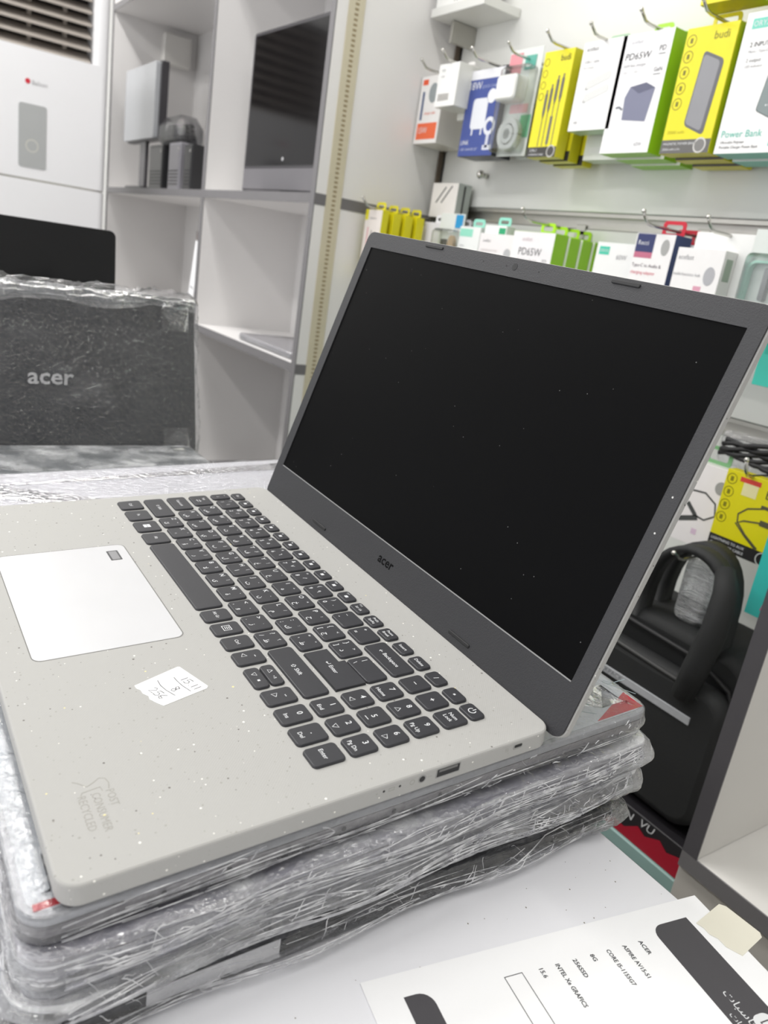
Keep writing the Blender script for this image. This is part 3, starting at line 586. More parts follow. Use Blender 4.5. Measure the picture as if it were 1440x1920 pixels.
def crumple(p):
    x, y, z = p; e = max(0, (y-60)/48.0)          # the film bunches along the top edge of the lid
    if e > 0:
        a = 1-abs(noise.noise(Vector((x*0.035, y*0.09, 3.1))))*2; b = noise.noise(Vector((x*0.12, y*0.2, 8.0)))
        z += e*e*(3.2*a+2.2*b)+e*1.5; y += e*e*4*noise.noise(Vector((x*0.03, 2.0, z*0.1)))
    return (x, y, max(z, 0.4) if z > 3 else z)
f = fm.map(crumple).build('stretch_film', FILM_THIN, ll, (0, 106.5, -6)); tag(f, 'crinkled clear stretch film bunched along the top edge')
sh_ = MB(); gv = []; gx, gy = 120, 60
for j in range(gy+1):
    for i in range(gx+1):
        x = -137+274*i/gx; y = 44+125*j/gy; d1 = x*0.8+y*0.6
        e = min(1, i/8, (gx-i)/8, j/8, (gy-j)/8)
        gv.append((x, y, 0.9+e*(1.6*max(0, noise.noise(Vector((d1*0.012, (y-x*0.7)*0.045, 2.2))))+0.5*abs(noise.noise(Vector((d1*0.02, (y-x*0.7)*0.2, 6.0)))))))
sh_.add(gv, [(j*(gx+1)+i, j*(gx+1)+i+1, (j+1)*(gx+1)+i+1, (j+1)*(gx+1)+i) for j in range(gy) for i in range(gx)], True)
sh_.build('film_sheet', FILM_THIN, ll)
bn = MB(); bv = []; gx, gy = 260, 16      # bunched film hanging over the top edge of the lid
for j in range(gy+1):
    for i in range(gx+1):
        x = -180+360*i/gx; u = j/gy; w_ = 20+16*noise.noise(Vector((x*0.012, 3.3, 0)))+14*max(0, -x/180)
        y = 213-u*w_; a = 1-abs(noise.noise(Vector((x*0.03+y*0.05, y*0.16, 5.1))))*2; b = noise.noise(Vector((x*0.11, y*0.25, 9.0)))
        e = math.sin(math.pi*min(1, u*1.15+0.1)); bv.append((x, y+2.5*noise.noise(Vector((x*0.04, 1.7, u))), 2.2+e*(3.0*a+2.4*b+2.0)))
bn.add(bv, [(j*(gx+1)+i, j*(gx+1)+i+1, (j+1)*(gx+1)+i+1, (j+1)*(gx+1)+i) for j in range(gy) for i in range(gx)], True)
bn.build('film_bunch', FILM, ll)
cb = thing('carton', 'plain carton under the black laptop behind the logo lid', 'box', (-762, -30, TOP))
MB().box(-128, 148, -180, 180, 0.3, 78, 1.5).build('carton_body', mat('carton_brown', (150, 128, 100), 0.8, bscale=50, var=0.08), cb)
MB().box(-30, 30, -180.3, 180.3, 78, 78.4).build('packing_tape', mat('tape_tan', (186, 160, 120), 0.3), cb)
lk_, lk2 = standing('black glossy laptop standing open behind the logo lid', -612, -32, TOP+78.8, 362, 197, 84, (24, 24, 26), 0.12, 'laptops standing open on the counter')

# ------------------------------------------------------------------ air conditioner
ac = thing('air_conditioner', 'tall white floor-standing air conditioner with louvres and grey display', 'air conditioner', (-2050, 255, FLOOR_Z))
ACW = mat('ac_white', (236, 236, 238), 0.35, bscale=8, var=0.01)
MB().slab(-150, 150, -195, 195, 18, [(0, 0), (0, 1276)], 6, smooth=False).build('lower_body', ACW, ac)
MB().slab(-148.5, 148.5, -193.5, 193.5, 27, [(0, 1276), (0, 1281)], 6).build('seam_strip', STEEL, ac)
MB().slab(-150, 150, -195, 195, 18, [(0, 1281), (0, 1600)], 6).build('middle_body', ACW, ac)
up = MB(); up.slab(-150, 70, -195, 195, 18, [(0, 1600.2), (0, 1900)], 4); up.slab(70.5, 150, -195, -158, 18, [(0, 1600.2), (0, 1900)], 4); up.slab(70.5, 150, 152, 195, 18, [(0, 1600.2), (0, 1900)], 4); up.box(70.5, 148, -158, 152, 1880, 1900); up.build('upper_body', ACW, ac)
MB().box(70.6, 74, -157.5, 151.5, 1601, 1879).build('vent_back', mat('vent_dark', (56, 50, 48), 0.7), ac)
LOU = mat('louvre_beige', (182, 174, 166), 0.5, bscale=20, var=0.04)
lv = MB().slab(-32, 32, -154, 148, 3, [(0, -2), (0, 2)], 2).mesh('louvre'); lv.materials.append(LOU)
for k in range(9):
    o = bpy.data.objects.new('louvre', lv); link(o, ac); o.location = V(112, 0, 1616+k*30); o.rotation_euler = (0, math.radians(28), 0)
for y in (-95, -2, 88): MB().box(84, 96, y-5, y+5, 1601, 1879).build('louvre_support', LOU, ac)
def acface(mb, name, m, par=ac): return mb.map(lambda p: (150+p[2], p[0]-255, p[1]-FLOOR_Z)).build(name, m, par)
dp = acface(MB().slab(220, 290, 308, 467, 7, [(0, -0.5), (0, 1.2)], 4), 'display_panel', mat('panel_grey', (172, 174, 174), 0.3, bscale=20, var=0.02))
acface(MB().circle(254, 364, 15, 3.5, 1.2, 1.5, 24), 'display_ring', mat('ring_pale', (196, 196, 188), 0.4), dp)
acface(MB().disc(242, 521, 6.5, -0.2, 0.8), 'brand_dot', mat('brand_red', (206, 44, 62), 0.4)); acface(MB().text('Balson', 15, 253, 520, 0.8, 'L'), 'brand_lettering', mat('brand_grey', (168, 168, 170), 0.5))

# ------------------------------------------------------------------ things on the shelf unit
SHF = 315.3
mon = thing('desktop_monitor', 'large black all-in-one monitor on the shelf cubby next to the slotted strip', 'monitor', (-1165, 665, SHF), (0, 0, math.radians(2)))
MB().slab(-200, 200, 5, 349, 6, [(0, 0), (0, 30), (6, 42)], 3).map(lambda p: (p[0], p[2]-15, p[1]+3)).build('casing', mat('charcoal_plastic', (58, 56, 60), 0.35, bscale=80, var=0.05), mon)
MB().box(-192, 192, 62, 342, 0, 0.7).front().map(lambda p: (p[0], p[1]-15.1, p[2]+3)).build('screen', mat('glossy_screen', (14, 13, 15), 0.12, spec=0.25), mon)
MB().box(-197, 197, 10, 55, 0, 1.5).front().map(lambda p: (p[0], p[1]-15.1, p[2]+3)).build('chin', mat('grey_chin', (104, 102, 106), 0.4), mon)
MB().slab(-90, 90, -60, 60, 10, [(0, 0.2), (0, 3), (3, 5)], 4).build('stand', mat('charcoal_plastic', (58, 56, 60)), mon)
MB().disc(0, 75, 4, 0, 0.8).front().map(lambda p: (p[0], p[1]-15.9, p[2]+3)).build('monitor_logo', mat('silver_logo', (214, 214, 216), 0.3, 0.6), mon)
pos = thing('desktop_monitor', 'small grey monitor on a stand in the far left cubby', 'monitor', (-2190, 632, SHF))
MB().slab(-160, 160, 150, 362, 5, [(0, 0), (0, 14)], 3).front().build('screen', mat('pale_screen', (176, 178, 182), 0.3, bscale=5, var=0.05), pos)
MB().slab(-164, 172, 146, 366, 6, [(0, -22), (0, -0.5)], 3).front().build('casing', mat('charcoal_plastic', (58, 56, 60)), pos)
MB().box(-30, 30, 4, 16, 10, 160, 2).build('neck', mat('grey_chin', (104, 102, 106)), pos); MB().slab(-95, 95, -24, 60, 12, [(0, 0.3), (0, 6), (3, 9)], 4).build('stand', mat('charcoal_plastic', (58, 56, 60)), pos)
for i, (x, w_, h, c, lab) in enumerate(((-2000, 130, 128, (36, 36, 38), 'black mini desktop computer beside the small grey monitor'), (-1828, 100, 130, (128, 126, 132), 'grey mini desktop computer in the far left cubby'), (-1712, 64, 122, (30, 30, 33), 'narrow black mini desktop computer next to the cubby divider'))):
    t = thing('mini_computer', lab, 'computer', (x, 660, SHF), (0, 0, 0), 'mini computers in the far left cubby')
    MB().box(-w_/2, w_/2, -38, 120, 0.3, h, 3).build('casing', mat('pc_%d' % i, c, 0.4, bscale=60, var=0.06), t)
    MB().box(-w_/2+6, w_/2-6, -38.8, -38.1, 8, h-8).build('front_panel', mat('pc_front_%d' % i, tuple(int(v*0.8) for v in c), 0.3), t)
    MB().tube([(w_/2-14, -39.6, h-18), (w_/2-14, -38.4, h-18)], 4).build('power_button', STEEL, t)
    for k in range(5): MB().box(-w_/2+12, w_/2-12, -39.4, -38.8, 16+k*9, 19+k*9).build('vent_slot', DARK, t)
cz = SHF+128.6
bag_c = thing('cable_bundle', 'black coiled cable bundle in clear wrap on top of the mini computers', 'cable', (-1935, 672, cz))
cmb = MB()
for k in range(7):
    rr = 62-k*3; cmb.tube([(rr*1.35*math.cos(a*math.pi/10), rr*0.6*math.sin(a*math.pi/10), 9+k*8+14*math.sin(a*math.pi/10+k)*0.4) for a in range(21)], 7, 8)
cmb.build('cable_coil', DARK, bag_c)
MB().slab(-92, 92, -46, 46, 30, [(16, 1), (0, 16), (0, 52), (22, 82)], 6, smooth=True).build('clear_wrap', FILM_THIN, bag_c)
ft = thing('flat_monitor', 'flat black monitor leaning at the back of the far left cubby', 'monitor', (-1800, 815, SHF), (math.radians(-4), 0, 0))
MB().slab(-150, 150, 4, 300, 5, [(0, 0), (0, 18)], 3).front().build('casing', mat('charcoal_plastic', (58, 56, 60)), ft); MB().box(-142, 142, 14, 240, 18, 18.6).front().build('screen', mat('glossy_screen', (14, 13, 15)), ft)
sk_ = thing('wall_socket', 'white square socket box high on the cubby side wall', 'socket', (-2426.5, 800, 742), (0, 0, 0))
def sock(mb, name, m): return mb.map(lambda p: (p[2], p[0], p[1])).build(name, m, sk_)
sock(MB().slab(-48, 48, 0, 96, 6, [(0, 0.3), (0, 26), (3, 30)], 4), 'box', mat('socket_white', (228, 226, 222), 0.4)); sock(MB().slab(-32, 32, 16, 80, 4, [(0, 30), (0, 32)], 4), 'cover_plate', mat('socket_white', (228, 226, 222)))
wrapped('grey film-wrapped laptop lying in the lower cubby near the slotted strip', -1085, 720, -21.2, 290, 220, 15, (0, 0, 0), (186, 184, 188), (150, 150, 154), 31, 'film-wrapped laptops lying in the cubbies', FILM_THIN, 2, 200, 2)
wrapped('dark film-wrapped laptop lying in the bottom cubby', -1215, 735, -431.5, 380, 260, 30, (0, 0, 0), (84, 78, 86), (70, 66, 74), 32, 'film-wrapped laptops lying in the cubbies', FILM, 3, 220, 3)
wrapped('purple-grey film-wrapped laptop on top of the dark one in the bottom cubby', -1180, 735, -400.5, 370, 255, 28, (0, 0, 0), (98, 92, 100), (84, 80, 86), 33, 'film-wrapped laptops lying in the cubbies', FILM, 3, 220, 3)
ln = thing('folder', 'dark folder leaning against the bottom cubby panel', 'folder', (-950, 700, -372.0), (0, math.radians(8), 0))
MB().box(-3, 3, -90, 120, 0.5, 300, 1).build('cover', mat('folder_grey', (120, 116, 122), 0.4), ln); MB().box(3.1, 3.6, -80, -20, 40, 120).build('folder_label', PAPER, ln)
wp = thing('label_strip', 'white printed plastic strip hanging in the cubby behind the black laptop', 'label', (-1640, 628, 0), (0, math.radians(12), 0))
MB().box(-20, 20, 0, 1, 40, 190).build('strip', PAPER, wp); MB().box(-20, 20, -0.2, 1.2, 190, 214).build('grip', mat('grip_grey', (110, 100, 98), 0.5), wp); MB().box(-12, 12, -0.15, 0, 60, 64).build('printed_line', GREYINK, wp)

# ------------------------------------------------------------------ hooks
def hook(label, x, z, yt, rise=24, y0=884):
    t = thing('display_hook', label, 'hook', (x, y0, z), (0, 0, 0), 'chrome hooks on the display wall')
    L_ = y0-yt
    MB().box(-11, 11, -2, 0, -12, 12, 0.8).build('back_plate', ALU, t)
    pts = [(0, -1, 0), (0, -L_+22, 0), (0, -L_+12, 2), (0, -L_+5, 8), (0, -L_, rise)]
    m = MB().tube(pts, 2.3, 8); m.ball((0, -L_, rise), 3.2); m.build('rod', STEEL, t); return t
# ------------------------------------------------------------------ packages
def P2(c): return mat('print_%d_%d_%d' % c, c, 0.32, bscale=80, var=0.02)
class Pack:
    def __init__(s, name, label, cat, x, y, z, w_, h, d, frontc, sidec=None, group=None, yaw=0, bottom=None):
        s.w, s.h, s.d = w_, h, d
        s.t = thing(name, label, cat, (x, y, z), (0, 0, math.radians(yaw)), group)
        MB().box(0, w_, 0.4, d, 0, h, 0.5).build('carton', P2(sidec or frontc), s.t)
        s.face = MB().box(0.4, w_-0.4, 0.05, 0.45, 0.4, h-0.4).build('front_face', P2(frontc), s.t)
        s.k = 0
    def p(s, mb, name, c, par=None): return mb.front().build(name, c if not isinstance(c, tuple) else P2(c), par or s.t)
    def rect(s, x0, x1, z0, z1, c, name='printed_panel', lv=0.15): return s.p(MB().box(x0, x1, z0, z1, 0, lv), name, c)
    def text(s, t, size, x, z, c=BLKINK, align='L', lv=0.3, sx=1.0, shear=0.0): return s.p(MB().text(t, size, x, z, lv, align, sx, shear), 'lettering', c)
    def tab(s, c, wd=30, hh=20, x=None):
        x = s.w/2 if x is None else x
        m = MB().ring(x-wd/2, x+wd/2, s.h-1, s.h+hh, 6, x-wd/2+6, x+wd/2-6, s.h+5, s.h+hh-5, 3, -0.8, 0, 4)
        return m.front().map(lambda p: (p[0], p[1]+s.d-1, p[2])).build('hang_tab', P2(c), s.t)
YL = (232, 222, 40); WH = (240, 238, 236); LIME = (150, 206, 40); TEAL = (64, 190, 172)
# upper row, left to right
a = Pack('accessory_box', 'white and orange accessory box, leftmost on the upper hook row', 'box', -876, 800, 445, 78, 124, 74, WH, (226, 222, 216), 'boxes on the upper hook row')
a.rect(6, 72, 8, 38, (240, 110, 66)); a.text('15W', 16, 12, 25, INK); a.rect(6, 24, 108, 118, (236, 92, 50)); a.rect(10, 17, 44, 96, (70, 90, 130), 'picture'); a.p(MB().disc(46, 92, 15, 0, 0.2, 20, 18), 'picture', (150, 158, 160)); a.text('charger cable', 7, 24, 56, (230, 120, 90)); a.tab(WH)
b = Pack('accessory_box', 'small white box with barcode hanging in front of the orange one', 'box', -776, 768, 500, 62, 73, 50, (243, 243, 241), (226, 226, 220), 'boxes on the upper hook row')
bc = MB()
for k in range(16): bc.box(8+k*2.1, 8+k*2.1+(0.7 if k % 3 else 1.4), 10, 22, 0, 0.15)
b.p(bc, 'barcode', (120, 112, 104)); b.text('USB', 6, 10, 62, GREYINK); b.text('cable', 5, 10, 52, GREYINK); b.tab(WH, 22, 14)
b2 = Pack('accessory_box', 'second small white box behind the barcode one', 'box', -770, 822, 488, 62, 73, 50, (238, 238, 232), (220, 220, 212), 'boxes on the upper hook row'); b2.rect(8, 40, 40, 60, (226, 226, 222))
c = Pack('charger_box', 'blue fast charger box with white plug picture', 'box', -720, 800, 418, 100, 146, 46, (68, 84, 152), (40, 42, 52), 'boxes on the upper hook row')
c.rect(0.5, 99.5, 130, 145.5, (232, 232, 236)); c.text('18W', 19, 6, 120, INK); c.text('QUICK CHARGE 3.0', 7, 42, 117, (176, 186, 220)); c.p(MB().slab(24, 66, 46, 98, 7, [(0, 0), (0, 0.25)], 4), 'picture', (226, 228, 234)); c.rect(30, 34, 36, 47, (226, 228, 234), 'picture'); c.rect(56, 60, 36, 47, (226, 228, 234), 'picture')
c.p(MB().disc(74, 100, 12, 0, 0.25), 'picture', (234, 236, 240)); c.p(MB().circle(80, 50, 12, 7, 0, 0.3), 'picture', (222, 224, 232)); c.rect(76, 84, 14, 40, (206, 208, 220), 'picture'); c.text('LINK', 11, 5, 24, INK); c.text('USB CHARGER SET', 6, 6, 12, (196, 202, 226)); c.rect(70, 94, 10, 18, (226, 228, 236)); c.text('18 W', 5, 74, 14, (68, 84, 152), 'L', 0.4); c.tab((40, 40, 44), 46, 18)
def blister(label, x, z, y, items, w_=84, h=150, yaw=0, group='clear blister packs on the upper hook row'):
    t = thing('blister_pack', label, 'package', (x, y, z), (0, 0, math.radians(yaw)), group)
    MB().box(0, w_, 12, 13, 0, h+22, 0.3).build('backing_card', P2((222, 226, 222)), t)
    MB().slab(6, w_-6, 4, h-8, 8, [(0, 0), (0, 18), (5, 24)], 4, cap0=False).front().map(lambda p: (p[0], p[1]+12, p[2])).build('clear_blister', CLEAR, t)
    for nm, mb, c_ in items: mb.front().map(lambda p: (p[0], p[1]+11.6, p[2])).build(nm, P2(c_), t)
    return t
blister('clear blister pack with white charger and coiled cable, upper row', -628, 418, 800, [('charger', MB().slab(4, 58, 86, 128, 8, [(0, 0), (0, 22), (4, 26)], 4), (238, 238, 234)), ('coiled_cable', MB().circle(42, 34, 22, 9, 0, 12).circle(42, 34, 12, 7, 0, 14), (232, 234, 232)), ('pink_header', MB().box(2, 34, 132, 166, 0, 0.5), (230, 150, 158)), ('teal_header', MB().box(42, 70, 138, 160, 0, 0.5), (96, 176, 160)), ('green_panel', MB().box(56, 82, 30, 66, 0, 0.4), (120, 190, 150)), ('pink_panel', MB().box(24, 70, 70, 84, 0, 0.4), (232, 184, 188))])
blister('clear blister pack behind the first one, upper row', -606, 420, 836, [('charger', MB().slab(6, 58, 84, 126, 8, [(0, 0), (0, 20), (4, 24)], 4), (232, 234, 228)), ('coiled_cable', MB().circle(42, 34, 20, 9, 0, 12), (226, 230, 226)), ('teal_header', MB().box(40, 80, 128, 160, 0, 0.5), (120, 190, 176))])
def yellow_cable(label, x, y, z, detail=True):
    e = Pack('cable_box', label, 'box', x, y, z, 68, 160, 22, YL, (214, 204, 30), 'yellow cable boxes on the upper hook row')
    e.rect(0.4, 67.6, 0.4, 16, (62, 60, 58)); e.rect(4, 40, 4, 12, (236, 236, 236)) if False else None
    if detail:
        e.text('budi', 13, 40, 148, BLKINK); e.text('3 IN 1', 7, 6, 11, INK); e.text('CHARGING CABLE', 4.2, 5, 4.5, INK)
        for k in range(4): e.p(MB().circle(9, 144-k*17, 5.4, 0.9, 0, 0.2, 16), 'icon_ring', (120, 116, 30))
        for k, (x_, zt) in enumerate(((22, 96), (32, 104), (43, 116), (54, 118))):
            m = MB(); m.box(x_-3, x_+3, zt-28, zt, 0, 0.3); m.box(x_-1.6, x_+1.6, zt, zt+6, 0, 0.3); m.prism([(x_-3, zt-28), (x_+3, zt-28), (x_+1, zt-36), (x_-1, zt-36)], 0, 0.3); m.box(x_-0.8, x_+0.8, 17, zt-34, 0, 0.3); e.p(m, 'cable_picture', (104, 100, 92))
        e.rect(40, 46, 20, 62, (120, 116, 106), 'cable_picture'); e.p(MB().disc(56, 9, 9.5, 0, 0.35), 'badge', (196, 194, 188)); e.p(MB().disc(56, 9, 7.4, 0, 0.5), 'badge', (70, 68, 66))
    return e
yellow_cable('yellow cable box with four plugs, frontmost on its hook', -514, 790, 410)
yellow_cable('second yellow cable box, directly behind the frontmost', -508, 816, 408, False); yellow_cable('third yellow cable box on the four-plug hook', -500, 842, 406, False)
f = Pack('cable_box', 'white cable box with two pale plugs, left of the green-sided box', 'box', -428, 790, 447, 86, 126, 30, (242, 241, 240), (196, 214, 196), 'boxes on the upper hook row')
f.text('acefast', 9, 8, 116, (110, 110, 112)); f.text('USB-C cable', 6, 8, 98, GREYINK); f.text('fast charge', 5, 8, 90, (190, 190, 190))
for k, zz in enumerate((58, 40)): f.p(MB().slab(0, 50, 0, 12, 5, [(0, 0), (0, 0.3)], 4).map(lambda p, zz=zz: (22+p[0]*0.96-p[1]*0.28, zz+p[1]*0.96+p[0]*0.28, p[2])), 'plug_picture', (222, 222, 220)); f.rect(20, 26, zz, zz+8, (170, 170, 168), 'plug_picture')
f.text('MFi', 6, 10, 12, GREYINK); f.tab((170, 196, 170), 40, 14)
f2 = Pack('cable_box', 'white box half hidden below the two-plug cable box', 'box', -424, 832, 412, 100, 140, 30, (230, 232, 226), (206, 212, 200), 'boxes on the upper hook row'); f2.rect(10, 40, 10, 20, (236, 236, 234))
g = Pack('charger_box', 'white charger box with lime green side and grey adapter picture, front', 'box', -350, 790, 412, 92, 161, 30, (243, 242, 243), LIME, 'boxes on the upper hook row')
g.text('acefast', 8, 18, 150, (190, 190, 194)); g.text('PD65W', 13, 12, 131, BLKINK, sx=1.1, shear=0.12); g.text('GaN fast charger', 6, 12, 119, GREYINK); g.text('USB-C + USB-C', 5, 12, 110, (196, 196, 196)); g.text('PD', 10, 72, 137, BLKINK); g.rect(72, 84, 129, 130, BLKINK, 'printed_line'); g.text('GaN', 8, 70, 110, BLKINK); g.rect(70, 83, 103, 104, BLKINK, 'printed_line')
gp = MB(); gp.prism([(30, 46), (74, 42), (80, 86), (62, 94), (34, 90), (27, 76)], 0, 0.3); g.p(gp, 'adapter_picture', (126, 128, 150)); gp = MB(); gp.prism([(34, 90), (62, 94), (80, 86), (52, 80)], 0, 0.4); g.p(gp, 'adapter_picture', (98, 100, 122)); gp = MB(); gp.ribbon([(27, 60), (20, 64), (14, 63)], 3, 0, 0.3); g.p(gp, 'adapter_picture', (120, 122, 130)); g.text('65W', 7, 64, 12, GREYINK); g.tab((170, 222, 60), 34, 18)
for i, lab in enumerate(('second lime-sided charger box behind the front one', 'third lime-sided charger box, nearest the wall')):
    g2 = Pack('charger_box', lab, 'box', -344+i*6, 822+i*31, 409-i*3, 92, 161, 30, (236, 238, 230), LIME, 'boxes on the upper hook row'); g2.tab((170, 222, 60), 34, 18); g2.rect(14, 60, 120, 136, (200, 200, 200))
def yellow_bank(label, x, y, z, detail=True):
    h = Pack('power_bank_box', label, 'box', x, y, z, 80, 158, 26, YL, (214, 204, 24), 'yellow power bank boxes on the upper hook row')
    h.rect(0.4, 79.6, 0.4, 18, (104, 102, 100)); h.tab(YL, 44, 20)
    if detail:
        h.text('budi', 14, 46, 145, (130, 124, 40)); h.text('20000 mAh', 6, 6, 28, (196, 186, 50))
        for k in range(5): h.p(MB().circle(10.5, 142-k*19.5, 7.2, 1.0, 0, 0.2, 18), 'icon_ring', (140, 132, 40)); h.p(MB().box(8.5, 12.5, 139-k*19.5, 145-k*19.5, 0, 0.2), 'icon', (120, 114, 40))
        m = MB().slab(0, 40, 0, 92, 6, [(0, 0), (0, 0.3)], 4).map(lambda p: (30+p[0]*0.86+p[1]*0.06, 36+p[1]-p[0]*0.34, p[2])); h.p(m, 'power_bank_picture', (104, 104, 108))
        m = MB().slab(2, 34, 3, 88, 5, [(0, 0), (0, 0.45)], 4).map(lambda p: (30+p[0]*0.86+p[1]*0.06, 36+p[1]-p[0]*0.34, p[2])); h.p(m, 'power_bank_picture', (146, 146, 150))
        h.text('MAGNETIC POWER BANK', 4.6, 4, 13, INK); h.text('20000 mAh Li-Po', 4.2, 4, 6, INK); h.p(MB().disc(64, 10, 10, 0, 0.3), 'badge', (206, 204, 200)); h.p(MB().disc(64, 10, 7.8, 0, 0.45), 'badge', (130, 128, 126))
    return h
yellow_bank('yellow power bank box with grey power bank picture, frontmost', -236, 790, 409)
yellow_bank('second yellow power bank box behind the frontmost', -230, 820, 406, False); yellow_bank('third yellow power bank box, nearest the wall', -222, 850, 403, False)
i_ = Pack('power_bank_box', 'white and teal power bank box at the right end of the upper row', 'box', -147, 790, 407, 96, 166, 34, (242, 241, 240), (110, 196, 176), 'boxes on the upper hook row')
i_.rect(10, 36, 146, 158, (120, 206, 186)); i_.text('ORYX', 9, 12, 152, INK); i_.text('2 INPUT', 7.5, 14, 128, BLKINK); i_.text('Micro / Type-C', 4.5, 14, 120, GREYINK); i_.text('2 output', 6, 14, 110, (100, 100, 100)); i_.text('LED indicator', 4.5, 14, 103, GREYINK)
i_.p(MB().slab(0, 40, 0, 96, 3, [(0, 0), (0, 0.3)], 3).map(lambda p: (46+p[0]*0.9+p[1]*0.12, 50+p[1]-p[0]*0.4, p[2])), 'power_bank_picture', (92, 100, 100)); i_.p(MB().slab(1, 35, 1, 95, 3, [(0, 0), (0, 0.45)], 3).map(lambda p: (46+p[0]*0.9+p[1]*0.12, 50+p[1]-p[0]*0.4, p[2])), 'power_bank_picture', (134, 144, 144)); i_.text('▪▪', 7, 58, 56, INK, lv=0.6)
i_.text('Power Bank', 12, 6, 24, (84, 190, 170)); i_.text('Ultra-slim Polymer', 4.6, 7, 14, BLKINK); i_.text('Portable Charger Power Bank', 4.6, 7, 8, BLKINK); i_.rect(76, 94, 8, 34, (84, 200, 180))
i2 = Pack('power_bank_box', 'second white and teal power bank box behind the first', 'box', -141, 826, 404, 96, 166, 34, (236, 238, 234), (110, 196, 176), 'boxes on the upper hook row'); i2.rect(8, 60, 120, 140, (200, 204, 202)); i2.tab(TEAL, 40, 16)
j = Pack('power_bank_box', 'yellow box hanging above the yellow power bank, cut by the frame', 'box', -218, 780, 589, 82, 160, 40, YL, (196, 186, 30), 'boxes above the upper row'); j.p(MB().circle(24, 12, 7, 1, 0, 0.2), 'icon_ring', (150, 140, 40)); j.rect(0.4, 81.6, 120, 158, (104, 102, 100)); j.tab(YL, 40, 18)
us = thing('wall_shelf', 'shallow white wall shelf above the orange box', 'shelf', (-800, 884, 672))
MB().box(-74, 90, -88, -0.5, 0, 16, 1).build('shelf_board', SLAT, us); MB().box(-40, -34, -60, -0.5, -40, -0.5, 1).build('bracket', ALU, us)
up_ = Pack('accessory_box', 'white box with dark lettering on the small wall shelf', 'box', -866, 800, 688.6, 110, 80, 70, (243, 243, 240), (230, 230, 226)); up_.text('MAX', 12, 58, 8, BLKINK); up_.rect(86, 94, 2, 16, (214, 204, 60))
for lab, x, z, yt in (('orange accessory box', -816, 570, 752), ('barcode box', -742, 576, 745), ('blue charger box', -664, 572, 752), ('clear blister packs', -576, 572, 760), ('four-plug yellow boxes', -476, 574, 752), ('two-plug white box', -384, 572, 752), ('lime-sided charger boxes', -292, 576, 752), ('yellow power bank boxes', -192, 574, 752), ('white and teal power bank boxes', -98, 574, 752)):
    hook('chrome hook carrying the '+lab, x, z, yt, 12)
# second row
GR2 = 'packages on the second hook row'
def slim(label, x, y, z, w_, h, d, fc, sc, tabc, name='cable_pack'):
    q = Pack(name, label, 'package', x, y, z, w_, h, d, fc, sc, GR2); q.tab(tabc, min(34, w_*0.6), 16); return q
q = slim('yellow and white earphone pack, front of the yellow row', -866, 704, 172, 62, 132, 16, (240, 232, 226), (224, 214, 24), YL)
q.rect(0.4, 61.6, 0.4, 20, YL); q.rect(0.4, 12, 112, 131.5, YL); q.text('earphones', 6, 18, 116, GREYINK); q.p(MB().ribbon([(20, 26), (22, 70), (30, 92), (38, 70), (34, 30)], 2.4, 0, 0.3), 'earphone_picture', (120, 112, 116)); q.p(MB().disc(44, 78, 7, 0, 0.3, 14, 12), 'earphone_picture', (140, 130, 130)); q.rect(14, 17, 60, 98, (226, 150, 160))
for k in range(3): slim(('second yellow earphone pack in the row', 'third yellow earphone pack in the row', 'last yellow earphone pack in the row')[k], -860+k*5, 728+k*25, 174, 62, 128, 18, (226, 216, 30), (224, 214, 24), YL)
for k in range(3): slim(('first white hanging pack behind the yellow ones', 'second white hanging pack behind the yellow ones', 'third white hanging pack nearest the wall')[k], -800+k*8, 806+k*26, 176, 62, 122, 18, (226, 224, 232), (228, 226, 236), (240, 240, 242))
hook('chrome hook carrying the yellow earphone packs', -832, 307, 672, 15)
cm_ = Pack('accessory_box', 'white and grey box with two diagonal black stripes above the second row', 'box', -838, 840, 312, 86, 66, 34, (240, 236, 232), (186, 192, 188), GR2); st_ = MB(); st_.ribbon([(18, 28), (46, 58)], 3, 0, 0.2); st_.ribbon([(36, 28), (66, 60)], 3, 0, 0.2); cm_.p(st_, 'stripe', BLKINK); MB().box(86.1, 86.4, 15, 19, 4, 62).build('side_stripe', BLKINK, cm_.t)
blister('white blister pack with blue corners, second row', -742, 172, 790, [('blue_corner', MB().box(50, 72, 118, 142, 0, 0.6), (40, 150, 206)), ('earbud', MB().disc(52, 84, 9, 0, 8, 16, 20), (190, 160, 120)), ('dark_bars', MB().box(18, 22, 60, 96, 0, 6).box(28, 32, 60, 96, 0, 6), (70, 72, 78))], 76, 122, 0, GR2)
q = slim('white pack with mint header, second row', -668, 796, 176, 62, 118, 20, (238, 240, 238), (214, 220, 216), (150, 220, 200)); q.rect(2, 40, 100, 114, (150, 222, 198)); q.text('▪▪▪', 8, 8, 84, GREYINK)
q = slim('white pack with green corner, second row', -600, 800, 176, 60, 124, 20, (236, 238, 236), (206, 214, 208), (150, 220, 200)); q.rect(40, 58, 104, 120, (40, 160, 110)); q.text('USB-C', 7, 4, 100, GREYINK)
q = Pack('charger_box', 'white box with grey seal beside the lime-tabbed box, second row', 'box', -590, 784, 160, 92, 124, 30, (240, 236, 236), (220, 218, 214), GR2); q.text('acefast', 8, 10, 112, GREYINK); q.text('multi-function hub', 6, 8, 96, (204, 196, 196)); q.p(MB().disc(80, 92, 9, 0, 0.3), 'seal', (186, 186, 188))
q = Pack('charger_box', 'white charger box with lime side and lime tabs, second row', 'box', -494, 778, 132, 100, 160, 30, (242, 239, 240), LIME, GR2); q.text('acefast', 9, 24, 148, (206, 186, 190)); q.text('PD65W', 17, 20, 128, (70, 70, 72)); q.text('GaN fast charger', 7, 20, 114, GREYINK); q.text('▥', 14, 80, 112, GREYINK); q.tab((176, 224, 40), 34, 18)
